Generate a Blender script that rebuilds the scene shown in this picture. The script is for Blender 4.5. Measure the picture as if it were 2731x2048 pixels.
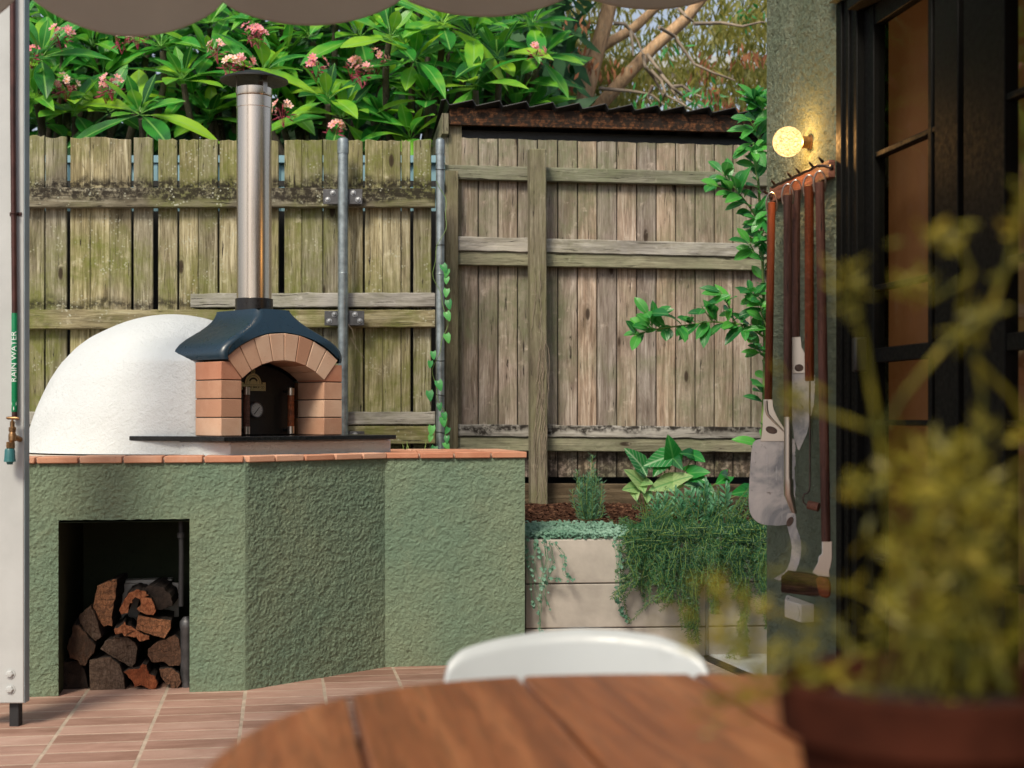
import bpy, bmesh, math, random
from math import sin, cos, pi, radians, atan2, sqrt, hypot
from mathutils import Vector, Matrix, noise
S = bpy.context.scene
COL = S.collection
rnd = random.Random(7)
for o in list(bpy.data.objects): bpy.data.objects.remove(o)
# ------------------------------------------------------------ camera, sky, sun, exposure
FOC, CX, HY, CZ = 3793.0, 1365.5, 1110.0, 1.104      # focal length and horizon in units of a 2731 px wide frame
cam = bpy.data.cameras.new('camera'); camo = bpy.data.objects.new('camera', cam); COL.objects.link(camo)
camo.location = (0, 0, CZ); camo.rotation_euler = (radians(90), 0, 0)
cam.sensor_width = 36; cam.lens = 50; cam.clip_start = .05; cam.clip_end = 400
cam.shift_y = (HY - 1024) / 2731
cam.dof.use_dof = True; cam.dof.focus_distance = 5.95; cam.dof.aperture_fstop = 3.2
S.camera = camo
SUN_EL, SUN_AZ = 46, 203      # azimuth from +Y clockwise (deg): behind the camera, to the left
W = bpy.data.worlds.new('World'); S.world = W; W.use_nodes = True
wn = W.node_tree.nodes; bg = wn['Background']
sky = wn.new('ShaderNodeTexSky'); sky.sky_type = 'NISHITA'; sky.sun_disc = False
sky.sun_elevation = radians(SUN_EL); sky.sun_rotation = radians(SUN_AZ); sky.air_density = 1.0; sky.dust_density = 2.5; sky.ozone_density = 1.0
hs_ = wn.new('ShaderNodeHueSaturation'); hs_.inputs['Saturation'].default_value = .55; W.node_tree.links.new(sky.outputs[0], hs_.inputs['Color'])
W.node_tree.links.new(hs_.outputs[0], bg.inputs[0]); bg.inputs[1].default_value = .115
sl = bpy.data.lights.new('sun', 'SUN'); sl.energy = 2.55; sl.angle = radians(16); sl.color = (1, .89, .71)
so = bpy.data.objects.new('sun', sl); COL.objects.link(so); so.location = (-5, -5, 12)
az = radians(SUN_AZ); el = radians(SUN_EL)
sd = Vector((sin(az) * cos(el), cos(az) * cos(el), sin(el)))
so.rotation_euler = sd.to_track_quat('Z', 'Y').to_euler()
S.view_settings.view_transform = 'Standard'; S.view_settings.look = 'None'
S.view_settings.exposure = 0.38; S.view_settings.gamma = 1.0
try: S.view_settings.use_curve_mapping = False
except Exception: pass
S.cycles.use_denoising = True; S.cycles.max_bounces = 8; S.cycles.diffuse_bounces = 4
S.cycles.transparent_max_bounces = 16; S.cycles.sample_clamp_indirect = 6; S.cycles.caustics_reflective = False; S.cycles.caustics_refractive = False

# ------------------------------------------------------------ frames and objects
class Fr:
    """a vertical building plane: origin, direction of its local x axis; hit() gives local coordinates"""
    def __init__(s, ox, oy, deg):
        s.o = (ox, oy); s.a = radians(deg); s.c = cos(s.a); s.s = sin(s.a)
    def hit(s, px, py=None, off=0.):
        r = (px - CX) / FOC
        ox = s.o[0] - s.s * off; oy = s.o[1] + s.c * off
        t = (r * oy - ox) / (s.c - r * s.s)
        d = oy + t * s.s
        return (t, off, None if py is None else CZ + (HY - py) / FOC * d)
    def world(s, x, y, z=0.):
        return Vector((s.o[0] + x * s.c - y * s.s, s.o[1] + x * s.s + y * s.c, z))
def P(px, py, Y): return Vector(((px - CX) / FOC * Y, Y, CZ + (HY - py) / FOC * Y))

def thing(name, label, cat, fr=None, loc=(0, 0, 0), deg=0, group=None, kind=None):
    o = bpy.data.objects.new(name, None); COL.objects.link(o); o.empty_display_size = .1
    if fr is not None: o.location = (fr.o[0], fr.o[1], 0); o.rotation_euler = (0, 0, fr.a)
    else: o.location = loc; o.rotation_euler = (0, 0, radians(deg))
    return tag(o, label, cat, group, kind)
def tag(o, label=None, cat=None, group=None, kind=None):
    if label: o['label'] = label
    if cat: o['category'] = cat
    if group: o['group'] = group
    if kind: o['kind'] = kind
    return o

class MB:
    def __init__(s): s.v = []; s.f = []; s.uv = []
    def add(s, vs, fs):
        n = len(s.v); s.v += [tuple(v) for v in vs]; s.f += [tuple(i + n for i in f) for f in fs]; return s
    def box(s, x0, x1, y0, y1, z0, z1):
        return s.add([(x0,y0,z0),(x1,y0,z0),(x1,y1,z0),(x0,y1,z0),(x0,y0,z1),(x1,y0,z1),(x1,y1,z1),(x0,y1,z1)],
                     [(0,3,2,1),(4,5,6,7),(0,1,5,4),(1,2,6,5),(2,3,7,6),(3,0,4,7)])
    def tube(s, pts, r, n=10, cap=True):
        pts = [Vector(p) for p in pts]; m = len(pts)
        rs = r if isinstance(r, (list, tuple)) else [r] * m
        vs = []; up = None
        for i, p in enumerate(pts):
            d = (pts[min(i+1, m-1)] - pts[max(i-1, 0)])
            if d.length < 1e-9: d = Vector((0, 0, 1))
            d.normalize()
            if up is None: up = d.orthogonal().normalized()
            else:
                up = up - d * up.dot(d)
                up = up.normalized() if up.length > 1e-6 else d.orthogonal().normalized()
            w = d.cross(up)
            vs += [p + (up * cos(2*pi*k/n) + w * sin(2*pi*k/n)) * rs[i] for k in range(n)]
        fs = [(i*n+k, i*n+(k+1) % n, (i+1)*n+(k+1) % n, (i+1)*n+k) for i in range(m-1) for k in range(n)]
        if cap: fs += [tuple(range(n-1, -1, -1)), tuple(range((m-1)*n, m*n))]
        return s.add(vs, fs)
    def lathe(s, prof, c=(0, 0, 0), n=32, axis='z', cap=True):
        vs = []
        for r, h in prof:
            for k in range(n):
                a = 2*pi*k/n
                if axis == 'z': v = (c[0]+r*cos(a), c[1]+r*sin(a), c[2]+h)
                elif axis == 'y': v = (c[0]+r*cos(a), c[1]+h, c[2]+r*sin(a))
                else: v = (c[0]+h, c[1]+r*cos(a), c[2]+r*sin(a))
                vs.append(v)
        m = len(prof)
        fs = [(i*n+k, i*n+(k+1) % n, (i+1)*n+(k+1) % n, (i+1)*n+k) for i in range(m-1) for k in range(n)]
        if cap: fs += [tuple(range(n-1, -1, -1)), tuple(range((m-1)*n, m*n))]
        return s.add(vs, fs)
    def prism(s, poly, a, b, plane='xz'):
        """poly of 2D points, extruded from a to b along the remaining axis"""
        n = len(poly)
        f = {'xz': lambda p, h: (p[0], h, p[1]), 'xy': lambda p, h: (p[0], p[1], h), 'yz': lambda p, h: (h, p[0], p[1])}[plane]
        return s.add([f(p, a) for p in poly] + [f(p, b) for p in poly],
                     [tuple(range(n)), tuple(range(2*n-1, n-1, -1))] + [(k, k+n, (k+1) % n + n, (k+1) % n) for k in range(n)])
    def build(s, name, mat, parent=None, smooth=False, bevel=0, fix=True, seg=2, angle=40, mesh=None):
        me = bpy.data.meshes.new(name); me.from_pydata(s.v, [], s.f)
        if fix:
            bm = bmesh.new(); bm.from_mesh(me); bmesh.ops.recalc_face_normals(bm, faces=bm.faces); bm.to_mesh(me); bm.free()
        if mat: me.materials.append(mat)
        if smooth is True: me.polygons.foreach_set('use_smooth', [True] * len(me.polygons))
        elif smooth: me.shade_smooth(); me.set_sharp_from_angle(angle=radians(smooth))
        o = bpy.data.objects.new(name, me); COL.objects.link(o)
        if parent is not None: o.parent = parent
        if bevel:
            b = o.modifiers.new('b', 'BEVEL'); b.width = bevel; b.segments = seg; b.limit_method = 'ANGLE'; b.angle_limit = radians(angle)
            me.shade_smooth(); me.set_sharp_from_angle(angle=radians(angle))
        return o
def inst(name, me, parent, mw):
    o = bpy.data.objects.new(name, me); COL.objects.link(o); o.parent = parent; o.matrix_basis = mw; return o

# ------------------------------------------------------------ materials
def C(h):
    c = [int(h[i:i+2], 16)/255 for i in (0, 2, 4)]
    return tuple((x/12.92 if x <= .04045 else ((x+.055)/1.055)**2.4) for x in c) + (1,)
def L(r, g, b): return (r, g, b, 1)
class M:
    def __init__(s, name, rough=.8, col=None, metal=0, spec=.5):
        s.m = bpy.data.materials.new(name); s.m.use_nodes = True; s.t = s.m.node_tree; s.n = s.t.nodes
        s.b = s.n['Principled BSDF']; s.b.inputs['Roughness'].default_value = rough; s.b.inputs['Metallic'].default_value = metal
        s.b.inputs['Specular IOR Level'].default_value = spec
        if col: s.b.inputs['Base Color'].default_value = col
        s.out = s.n['Material Output']
    def new(s, t, **k):
        x = s.n.new(t)
        for a, v in k.items(): setattr(x, a, v)
        return x
    def lk(s, a, b): s.t.links.new(a, b); return s
    def put(s, sock, v):
        if isinstance(v, bpy.types.NodeSocket): s.t.links.new(v, sock)
        elif v is not None: sock.default_value = v
    def coord(s, kind='Object'): return s.new('ShaderNodeTexCoord').outputs[kind]
    def pos(s): return s.new('ShaderNodeNewGeometry').outputs['Position']
    def rand(s): return s.new('ShaderNodeObjectInfo').outputs['Random']
    def mapv(s, v, scale=(1, 1, 1), loc=(0, 0, 0)):
        x = s.new('ShaderNodeMapping'); s.put(x.inputs[0], v); s.put(x.inputs['Scale'], scale); s.put(x.inputs['Location'], loc); return x.outputs[0]
    def rofs(s, v, k=37.):     # shift a vector by the object's random number
        a = s.new('ShaderNodeVectorMath', operation='SCALE'); a.inputs[0].default_value = (1, .73, .41); s.put(a.inputs['Scale'], s.math('MULTIPLY', s.rand(), k))
        b = s.new('ShaderNodeVectorMath', operation='ADD'); s.put(b.inputs[0], v); s.put(b.inputs[1], a.outputs[0]); return b.outputs[0]
    def noise(s, v, scale=5, detail=4, rough=.55, dist=0):
        x = s.new('ShaderNodeTexNoise'); s.put(x.inputs['Vector'], v); x.inputs['Scale'].default_value = scale
        x.inputs['Detail'].default_value = detail; x.inputs['Roughness'].default_value = rough; x.inputs['Distortion'].default_value = dist
        return x.outputs[0]
    def voro(s, v, scale=5, feat='F1', out=0):
        x = s.new('ShaderNodeTexVoronoi', feature=feat); s.put(x.inputs['Vector'], v); x.inputs['Scale'].default_value = scale; return x.outputs[out]
    def wave(s, v, scale=5, dist=2, det=2, ds=1, bands='X', kind='BANDS'):
        x = s.new('ShaderNodeTexWave', wave_type=kind); x.bands_direction = bands
        s.put(x.inputs['Vector'], v); x.inputs['Scale'].default_value = scale; x.inputs['Distortion'].default_value = dist
        x.inputs['Detail'].default_value = det; x.inputs['Detail Scale'].default_value = ds; return x.outputs[1]
    def ramp(s, f, *stops):
        x = s.new('ShaderNodeValToRGB'); s.put(x.inputs[0], f); e = x.color_ramp.elements
        while len(e) < len(stops): e.new(.5)
        for el_, (p, c) in zip(e, stops):
            el_.position = p; el_.color = c if not isinstance(c, (int, float)) else (c, c, c, 1)
        return x.outputs[0]
    def math(s, op, a, b=None, clamp=False):
        x = s.new('ShaderNodeMath', operation=op); x.use_clamp = clamp; s.put(x.inputs[0], a); s.put(x.inputs[1], b) if b is not None else 0; return x.outputs[0]
    def mix(s, f, a, b, mode='MIX'):
        x = s.new('ShaderNodeMix', data_type='RGBA', blend_type=mode); s.put(x.inputs[0], f); s.put(x.inputs[6], a); s.put(x.inputs[7], b); return x.outputs[2]
    def sep(s, v):
        x = s.new('ShaderNodeSeparateXYZ'); s.put(x.inputs[0], v); return x.outputs
    def band(s, v, lo, hi, soft):   # 1 between lo and hi
        a = s.new('ShaderNodeMapRange'); a.interpolation_type = 'SMOOTHSTEP'; s.put(a.inputs[0], v); a.inputs[1].default_value = lo - soft; a.inputs[2].default_value = lo + soft
        b = s.new('ShaderNodeMapRange'); b.interpolation_type = 'SMOOTHSTEP'; s.put(b.inputs[0], v); b.inputs[1].default_value = hi + soft; b.inputs[2].default_value = hi - soft
        return s.math('MULTIPLY', a.outputs[0], b.outputs[0])
    def bump(s, h, strength=.3, dist=.01, prev=None):
        x = s.new('ShaderNodeBump'); s.put(x.inputs['Height'], h); x.inputs['Strength'].default_value = strength; x.inputs['Distance'].default_value = dist
        if prev is not None: s.put(x.inputs['Normal'], prev)
        return x.outputs[0]
    def set(s, col=None, rough=None, nrm=None, **k):
        s.put(s.b.inputs['Base Color'], col); s.put(s.b.inputs['Roughness'], rough)
        if nrm is not None: s.put(s.b.inputs['Normal'], nrm)
        for a, v in k.items(): s.put(s.b.inputs[a.replace('_', ' ')], v)
        return s.m
MT = {}
def plain(name, col, rough=.7, metal=0, var=.12, sc=8, bump=.1, spec=.5):
    """a painted or metal surface with faint uneven tone and relief"""
    m = M(name, rough, metal=metal, spec=spec); v = m.coord('Object')
    n = m.noise(v, sc, 5, .6); n2 = m.noise(v, sc*9, 3, .6)
    c = tuple(max(0, x*(1-var*1.6)) for x in col[:3]) + (1,); d = tuple(min(1, x*(1+var)) for x in col[:3]) + (1,)
    m.set(col=m.ramp(n, (.3, c), (.7, d)), rough=m.ramp(n2, (.3, max(0, rough-.12)), (.75, min(1, rough+.12))), nrm=m.bump(n2, bump, .003))
    return m.m
def wood(name, axis, dark, mid, light, algae=None, alg=.0, stain_shade_bands=(), grain=1., rough=.9, moss=0, silver=0, knots=True, grime=.62):
    m = M(name, rough, spec=.25); v = m.rofs(m.coord('Object')); w = m.pos()
    sc = {'z': (1, 1, .05), 'x': (.05, 1, 1), 'y': (1, .05, 1)}[axis]
    sk = {'z': (1, 1, .35), 'x': (.35, 1, 1), 'y': (1, .35, 1)}[axis]
    g0 = m.mapv(v, sc); fine = m.noise(g0, 260*grain, 5, .7, .3); mid_ = m.noise(g0, 60*grain, 4, .6, 1.2)
    big = m.noise(m.mapv(v, sk), 5, 4, .6, .6); blot = m.noise(v, 14, 6, .65)
    col = m.ramp(mid_, (.33, dark), (.5, mid), (.67, light))
    col = m.mix(m.ramp(big, (.35, 0), (.7, .75)), col, m.ramp(mid_, (.3, mid), (.7, light)))
    hsv = m.new('ShaderNodeHueSaturation'); m.put(hsv.inputs['Color'], col)
    m.put(hsv.inputs['Value'], m.math('ADD', m.math('MULTIPLY', m.rand(), .42), .78)); m.put(hsv.inputs['Saturation'], m.math('ADD', m.math('MULTIPLY', m.rand(), .5), .72)); col = hsv.outputs[0]
    if silver:
        col = m.mix(m.math('MULTIPLY', m.ramp(m.noise(m.mapv(v, sk), 9, 6, .7, 1), (.42, 0), (.6, 1)), silver), col, L(.42, .40, .37))
    gr = m.ramp(m.noise(m.mapv(m.rofs(w, 11.), {'z': (1, 1, .22), 'x': (.22, 1, 1), 'y': (1, .22, 1)}[axis]), 11, 6, .7, .6), (.44, 0), (.66, grime)); col = m.mix(gr, col, tuple(x*.55 for x in dark[:3])+(1,))
    if algae:
        a = m.ramp(m.noise(w, 2.1, 5, .6, .5), (.40, 0), (.58, 1))
        a2 = m.ramp(m.noise(v, 26, 5, .7), (.3, .35), (.6, 1))
        col = m.mix(m.math('MULTIPLY', m.math('MULTIPLY', a, a2), alg), col, algae)
    if knots:
        vv = m.mapv(v, {'z': (7, 7, 2.6), 'x': (2.6, 7, 7), 'y': (7, 2.6, 7)}[axis])
        kd = m.voro(vv, 1.0); k = m.ramp(kd, (.0, 1), (.075, .9), (.11, .25), (.2, 0)); kr = m.ramp(m.math('SINE', m.math('MULTIPLY', kd, 95)), (.3, 0), (.9, .35))
        kz = m.ramp(kd, (.1, 1), (.34, 0))
        col = m.mix(m.math('MULTIPLY', kz, kr), col, dark); col = m.mix(k, col, L(.035, .022, .014))
    col = m.mix(m.ramp(fine, (.28, .55), (.5, 0)), col, tuple(x*.35 for x in dark[:3])+(1,))
    col = m.mix(m.ramp(blot, (.62, 0), (.74, .5)), col, tuple(min(1, x*1.35) for x in light[:3])+(1,))
    z = m.sep(w)[2]
    for lo, hi, soft, k in stain_shade_bands:
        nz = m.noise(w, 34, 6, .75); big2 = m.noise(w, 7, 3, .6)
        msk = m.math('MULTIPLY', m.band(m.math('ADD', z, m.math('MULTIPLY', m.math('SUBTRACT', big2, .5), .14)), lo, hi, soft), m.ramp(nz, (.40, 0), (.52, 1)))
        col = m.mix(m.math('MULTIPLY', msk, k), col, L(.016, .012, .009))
    if moss:
        ms = m.ramp(m.voro(w, 55), (.0, 1), (.22, 1), (.3, 0)); mk = m.ramp(m.noise(w, 9, 4, .6), (.52, 0), (.62, moss))
        col = m.mix(m.math('MULTIPLY', ms, mk), col, L(.45, .46, .36))
    crack = m.ramp(m.noise(g0, 95*grain, 3, .5, 1.5), (.30, 0), (.345, 1))
    col = m.mix(m.math('SUBTRACT', 1, crack), col, L(.02, .015, .012))
    nb = m.bump(fine, .45, .004); nb = m.bump(m.math('ADD', mid_, m.math('MULTIPLY', crack, .8)), .6, .006, nb)
    return m.set(col=col, nrm=nb)
def stucco(name, a, b, scale=1., rough=.85, strength=.6):
    m = M(name, rough, spec=.2); v = m.coord('Object')
    n1 = m.noise(v, 120*scale, 5, .7, .2); n2 = m.noise(v, 330*scale, 4, .65); n3 = m.noise(v, 1.6, 4, .6)
    n4 = m.ramp(m.noise(v, 34*scale, 2, .5, 1.4), (.42, 0), (.56, 1))
    h = m.math('ADD', m.math('ADD', n1, m.math('MULTIPLY', n4, .2)), m.math('MULTIPLY', n2, .5))
    col = m.mix(m.ramp(n3, (.35, 0), (.68, 1)), a, b)
    col = m.mix(m.ramp(m.noise(v, 40*scale, 5, .7), (.28, .5), (.42, 0)), col, L(a[0]*.35, a[1]*.3, a[2]*.3))
    col = m.mix(m.ramp(m.noise(v, 5, 6, .7, .5), (.58, 0), (.8, .4)), col, L(b[0]*1.4, b[1]*1.25, b[2]*1.2)); col = m.mix(m.ramp(m.noise(v, 3.3, 7, .72, .8), (.53, 0), (.72, .45)), col, L(a[0]*.5, a[1]*.45, a[2]*.45))
    return m.set(col=col, nrm=m.bump(h, strength, .009/scale))
def leafm(name, c1, c2, c3, rough=.4, trans=.35, veins=None, vein_col=None, nsc=6):
    """leaf: colour varies from object to object / place to place; veins follow the UV map"""
    m = M(name, rough, spec=.5); r = m.rand(); w = m.pos()
    n = m.math('ADD', m.math('MULTIPLY', m.noise(w, nsc, 2, .5), .9), m.math('MULTIPLY', r, .55))
    col = m.ramp(n, (.38, c1), (.66, c2), (1.0, c3))
    if veins:
        uv = m.sep(m.new('ShaderNodeUVMap').outputs[0]); x = m.math('ABSOLUTE', m.math('SUBTRACT', uv[0], .5))
        rib = m.ramp(x, (.0, 1), (.03, .8), (.06, 0))
        s_ = m.math('SINE', m.math('MULTIPLY', m.math('SUBTRACT', uv[1], m.math('MULTIPLY', x, veins[1])), veins[0]))
        sv = m.ramp(s_, (.80, 0), (1., veins[2])); f = m.math('MAXIMUM', rib, sv)
        col = m.mix(m.math('MULTIPLY', f, veins[3]), col, vein_col)
        m.put(m.b.inputs['Normal'], m.bump(m.math('SUBTRACT', 1, f), .35, .004))
    m.put(m.b.inputs['Base Color'], col)
    tr = m.new('ShaderNodeBsdfTranslucent'); hs = m.new('ShaderNodeHueSaturation'); m.put(hs.inputs['Color'], col); hs.inputs['Value'].default_value = 1.7; hs.inputs['Hue'].default_value = .485
    m.put(tr.inputs[0], hs.outputs[0]); mx = m.new('ShaderNodeMixShader'); mx.inputs[0].default_value = trans
    m.lk(m.b.outputs[0], mx.inputs[1]); m.lk(tr.outputs[0], mx.inputs[2]); m.lk(mx.outputs[0], m.out.inputs[0])
    return m.m
MT['paling_l'] = wood('mossy paling', 'z', L(.11,.09,.05), L(.28,.245,.155), L(.52,.48,.35), L(.15,.17,.035), .85, [(2.262, 2.32, .03, .95), (1.655, 1.70, .02, .8)], moss=.6)
MT['rail_l'] = wood('mossy rail', 'x', L(.09,.075,.045), L(.22,.19,.12), L(.40,.37,.26), L(.14,.16,.035), .85, [(2.20, 2.31, .015, .9)], moss=.8)
MT['rail_w'] = wood('silvered rail', 'x', L(.16,.145,.12), L(.34,.32,.28), L(.50,.48,.44), L(.21,.22,.10), .35, silver=.9, grain=.7)
MT['rail_wd'] = wood('silvered rail rotted black', 'x', L(.16,.145,.12), L(.34,.32,.28), L(.50,.48,.44), None, 0, [(1.02, 1.058, .012, .95)], silver=.9, grain=.7)
MT['paling_r'] = wood('grey pine paling', 'z', L(.19,.135,.10), L(.38,.29,.225), L(.60,.51,.43), L(.18,.20,.11), .75, [(1.845, 1.87, .03, .35), (.72, .90, .02, .75)])  # lowest band paints the shadow below the bottom rail into the wood
MT['rail_r'] = wood('grey green rail', 'x', L(.15,.135,.10), L(.26,.25,.18), L(.36,.345,.26), L(.19,.22,.12), .6)
MT['post_w'] = wood('old post', 'z', L(.11,.09,.06), L(.22,.19,.135), L(.32,.29,.215), L(.17,.18,.08), .5)
MT['kick'] = wood('kickboard timber', 'x', L(.07,.05,.03), L(.13,.095,.058), L(.18,.14,.09))
MT['dark_timber'] = wood('rust stained timber', 'x', L(.03,.013,.008), L(.12,.045,.018), L(.30,.125,.045), stain_shade_bands=[(2.665, 2.78, .012, .95)], knots=False)
MT['stucco_g'] = stucco('green render', L(.175,.255,.18), L(.245,.295,.195), strength=.8)
MT['stucco_w'] = stucco('grey green render of house', L(.19,.245,.165), L(.35,.40,.29), 1.1, strength=1.8)
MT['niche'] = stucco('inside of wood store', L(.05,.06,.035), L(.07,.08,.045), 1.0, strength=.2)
def dome_mat():
    m = M('white lime render', .85, spec=.2); v = m.coord('Object')
    h = m.math('ADD', m.noise(v, 36, 5, .6, .5), m.math('MULTIPLY', m.noise(v, 120, 3, .6), .5))
    col = m.ramp(m.noise(v, 3, 5, .6), (.3, L(.57,.60,.61)), (.7, L(.64,.67,.68)))
    col = m.mix(m.ramp(m.voro(v, 9), (.0, .5), (.02, 0)), col, L(.4,.38,.35))
    return m.set(col=col, nrm=m.bump(h, .8, .009))
MT['white_render'] = dome_mat()
def brickm(name, c1, c2, c3, rough=.85, sc=1.):
    m = M(name, rough, spec=.2); v = m.rofs(m.coord('Object')); r = m.rand()
    col = m.ramp(m.math('ADD', m.math('MULTIPLY', m.noise(v, 9*sc, 5, .6), .6), m.math('MULTIPLY', r, .5)), (.3, c1), (.55, c2), (.8, c3))
    col = m.mix(m.ramp(m.noise(v, 160*sc, 2, .5), (.66, 0), (.78, .5)), col, tuple(x*.5 for x in c1[:3])+(1,))
    col = m.mix(m.ramp(m.noise(v, 13*sc, 6, .7), (.62, 0), (.8, .45)), col, L(.66,.52,.42))
    return m.set(col=col, nrm=m.bump(m.noise(v, 150*sc, 4, .6), .3, .003))
MT['firebrick'] = brickm('fire brick', L(.46,.25,.16), L(.58,.36,.245), L(.66,.46,.33))
MT['firebrick_red'] = brickm('redder fire brick', L(.42,.18,.11), L(.50,.245,.155), L(.56,.31,.20))
MT['sooty'] = brickm('sooty fire brick', L(.10,.045,.02), L(.19,.085,.04), L(.26,.13,.06))
MT['capbrick'] = brickm('terracotta capping', L(.46,.20,.12), L(.57,.29,.185), L(.66,.39,.27))
def tilem():
    m = M('terracotta paving', .62, spec=.35); v = m.rofs(m.coord('Object')); r = m.rand(); w = m.pos()
    col = m.ramp(m.math('ADD', m.math('MULTIPLY', m.noise(m.mapv(v, (.35, 1, 1)), 10, 6, .65, .8), .75), m.math('MULTIPLY', r, .35)),
                 (.35, L(.27,.15,.11)), (.58, L(.41,.245,.19)), (.85, L(.52,.35,.28)))
    col = m.mix(m.ramp(m.noise(w, 1.3, 5, .6), (.4, 0), (.75, .35)), col, L(.20,.12,.09))
    return m.set(col=col, nrm=m.bump(m.noise(v, 40, 5, .6), .25, .004), rough=m.ramp(m.noise(w, 12, 4, .6), (.3, .5), (.7, .8)))
MT['tile'] = tilem()
MT['grout'] = plain('grout', L(.46,.365,.28), .95, var=.2, sc=12)
MT['mortar'] = plain('lime mortar', L(.60,.50,.40), .95, var=.15, sc=30, bump=.4)
MT['joint'] = plain('soot joint', L(.06,.045,.035), .95)
MT['granite'] = plain('black granite', L(.012,.013,.014), .22, var=.5, sc=60, bump=.02)
MT['black'] = plain('black steel', L(.010,.010,.010), .5, var=.3)
MT['hood'] = plain('dark petrol hood', L(.005,.024,.042), .36, var=.03, sc=4, bump=.0, spec=.8)
MT['collar'] = plain('black collar', L(.012,.010,.010), .35)
def brushed(name, col, rough, sc=(1, 1, .02), n=220):
    m = M(name, rough, metal=1); v = m.coord('Object'); f = m.noise(m.mapv(v, sc), n, 4, .6)
    sp = m.ramp(m.noise(v, 70, 5, .8), (.68, 0), (.72, .6))
    c = m.mix(sp, m.ramp(f, (.3, tuple(x*.95 for x in col[:3])+(1,)), (.7, col)), L(.12,.10,.08))
    return m.set(col=c, rough=m.ramp(f, (.3, rough-.02), (.7, rough+.04)), nrm=m.bump(f, .012, .001))
MT['steel'] = brushed('stainless flue', L(.68,.58,.49), .26)
MT['steel_b'] = brushed('brushed steel', L(.55,.48,.42), .3)
MT['galv'] = plain('galvanised pipe', L(.30,.345,.36), .42, metal=.75, var=.25, sc=26, bump=.12)
MT['zinc'] = plain('bolt zinc', L(.42,.43,.44), .4, metal=.9, var=.2, sc=20)
MT['plate'] = plain('bracket steel', L(.10,.10,.105), .5, metal=.5, var=.3, sc=20)
MT['handle'] = wood('oiled handle', 'z', L(.07,.022,.012), L(.135,.042,.024), L(.20,.068,.038), knots=False, rough=.5)
MT['rackwood'] = wood('red brown rack', 'x', L(.12,.045,.025), L(.24,.085,.045), L(.34,.13,.075), knots=False, rough=.6)
MT['iron'] = plain('wrought iron', L(.09,.06,.05), .38, metal=.85, var=.3, sc=30)
MT['white_paint'] = plain('weathered white paint', L(.46,.48,.48), .55, var=.07, sc=5, bump=.06)
MT['blue_edge'] = plain('grey blue steel edge', L(.28,.36,.40), .45, var=.1)
MT['pipe'] = plain('aged copper pipe', L(.075,.030,.025), .4, metal=.4, var=.3, sc=14)
MT['brass'] = plain('tarnished brass', L(.33,.19,.09), .38, metal=.9, var=.35, sc=40)
MT['green_tape'] = plain('green pipe marker', L(.0,.19,.07), .35, var=.06)
MT['white_print'] = plain('white print', L(.75,.78,.78), .4, var=.03)
MT['teal'] = plain('teal plastic', L(.03,.15,.16), .45)
MT['rubber'] = plain('black rubber', L(.015,.015,.017), .7)
MT['chair'] = plain('white plastic shell', L(.47,.51,.53), .4, var=.05, sc=3, bump=.02)
def canvasm():
    m = M('taupe canvas', .9, spec=.1); c = m.ramp(m.noise(m.coord('Object'), 3, 5, .6), (.3, L(.56,.52,.47)), (.7, L(.63,.585,.53)))
    m.put(m.b.inputs['Base Color'], c); tr = m.new('ShaderNodeBsdfTranslucent'); m.put(tr.inputs[0], c); mx = m.new('ShaderNodeMixShader'); mx.inputs[0].default_value = .45
    m.lk(m.b.outputs[0], mx.inputs[1]); m.lk(tr.outputs[0], mx.inputs[2]); m.lk(mx.outputs[0], m.out.inputs[0]); return m.m
MT['fabric'] = canvasm()
MT['frame'] = plain('black door frame', L(.005,.005,.0045), .6, var=.2, spec=.12)
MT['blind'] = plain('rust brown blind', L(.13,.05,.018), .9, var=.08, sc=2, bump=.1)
bb = MT['blind'].node_tree.nodes['Principled BSDF']; bb.inputs['Emission Color'].default_value = L(1, .36, .10); bb.inputs['Emission Strength'].default_value = .032  # faint glow put into the blind, standing in for warm room light behind
MT['dark_room'] = plain('dark room', L(.012,.010,.009), .9)
MT['sleeper'] = plain('sand coloured concrete sleeper', L(.44,.405,.36), .85, var=.16, sc=5, bump=.25)
MT['marble'] = plain('white paving', L(.68,.72,.72), .5, var=.1, sc=6)
MT['concrete'] = plain('old concrete', L(.3,.28,.25), .9, var=.15, sc=4)
MT['corr'] = plain('dark corrugated sheet', L(.02,.021,.021), .5, var=.3)
MT['earth'] = plain('dark earth', L(.03,.02,.014), .95, var=.4, sc=30, bump=.6)
MT['pot'] = plain('terracotta pot', L(.045,.012,.006), .9, var=.35, sc=14, spec=.1)
MT['brassplate'] = plain('brass badge', L(.60,.54,.30), .4, metal=.5, var=.08)
MT['dial'] = plain('dial face', L(.55,.56,.55), .3, var=.05)
MT['bristle'] = wood('bristle', 'x', L(.03,.012,.006), L(.09,.035,.015), L(.20,.08,.035), knots=False, grain=2)
MT['plastic'] = plain('off white plastic', L(.62,.58,.53), .45, var=.03, bump=.03)
def alum():
    m = M('scuffed aluminium', .42, metal=.55); v = m.coord('Object'); n = m.noise(v, 7, 5, .6, .6); s_ = m.noise(m.mapv(v, (1, 1, .06)), 160, 4, .7)
    col = m.ramp(n, (.40, L(.26,.26,.27)), (.52, L(.52,.48,.46)), (.62, L(.60,.55,.52)))
    col = m.mix(m.ramp(m.noise(v, 22, 6, .75, .5), (.60, 0), (.66, .75)), col, L(.10,.075,.06)); col = m.mix(m.ramp(s_, (.62, 0), (.68, .5)), col, L(.75,.74,.73))
    return m.set(col=col, rough=m.ramp(s_, (.3, .3), (.7, .55)), nrm=m.bump(s_, .08, .002))
MT['alu'] = alum()
MT['cream'] = plain('cream weatherboard', L(.60,.50,.38), .8, var=.1)
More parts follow.
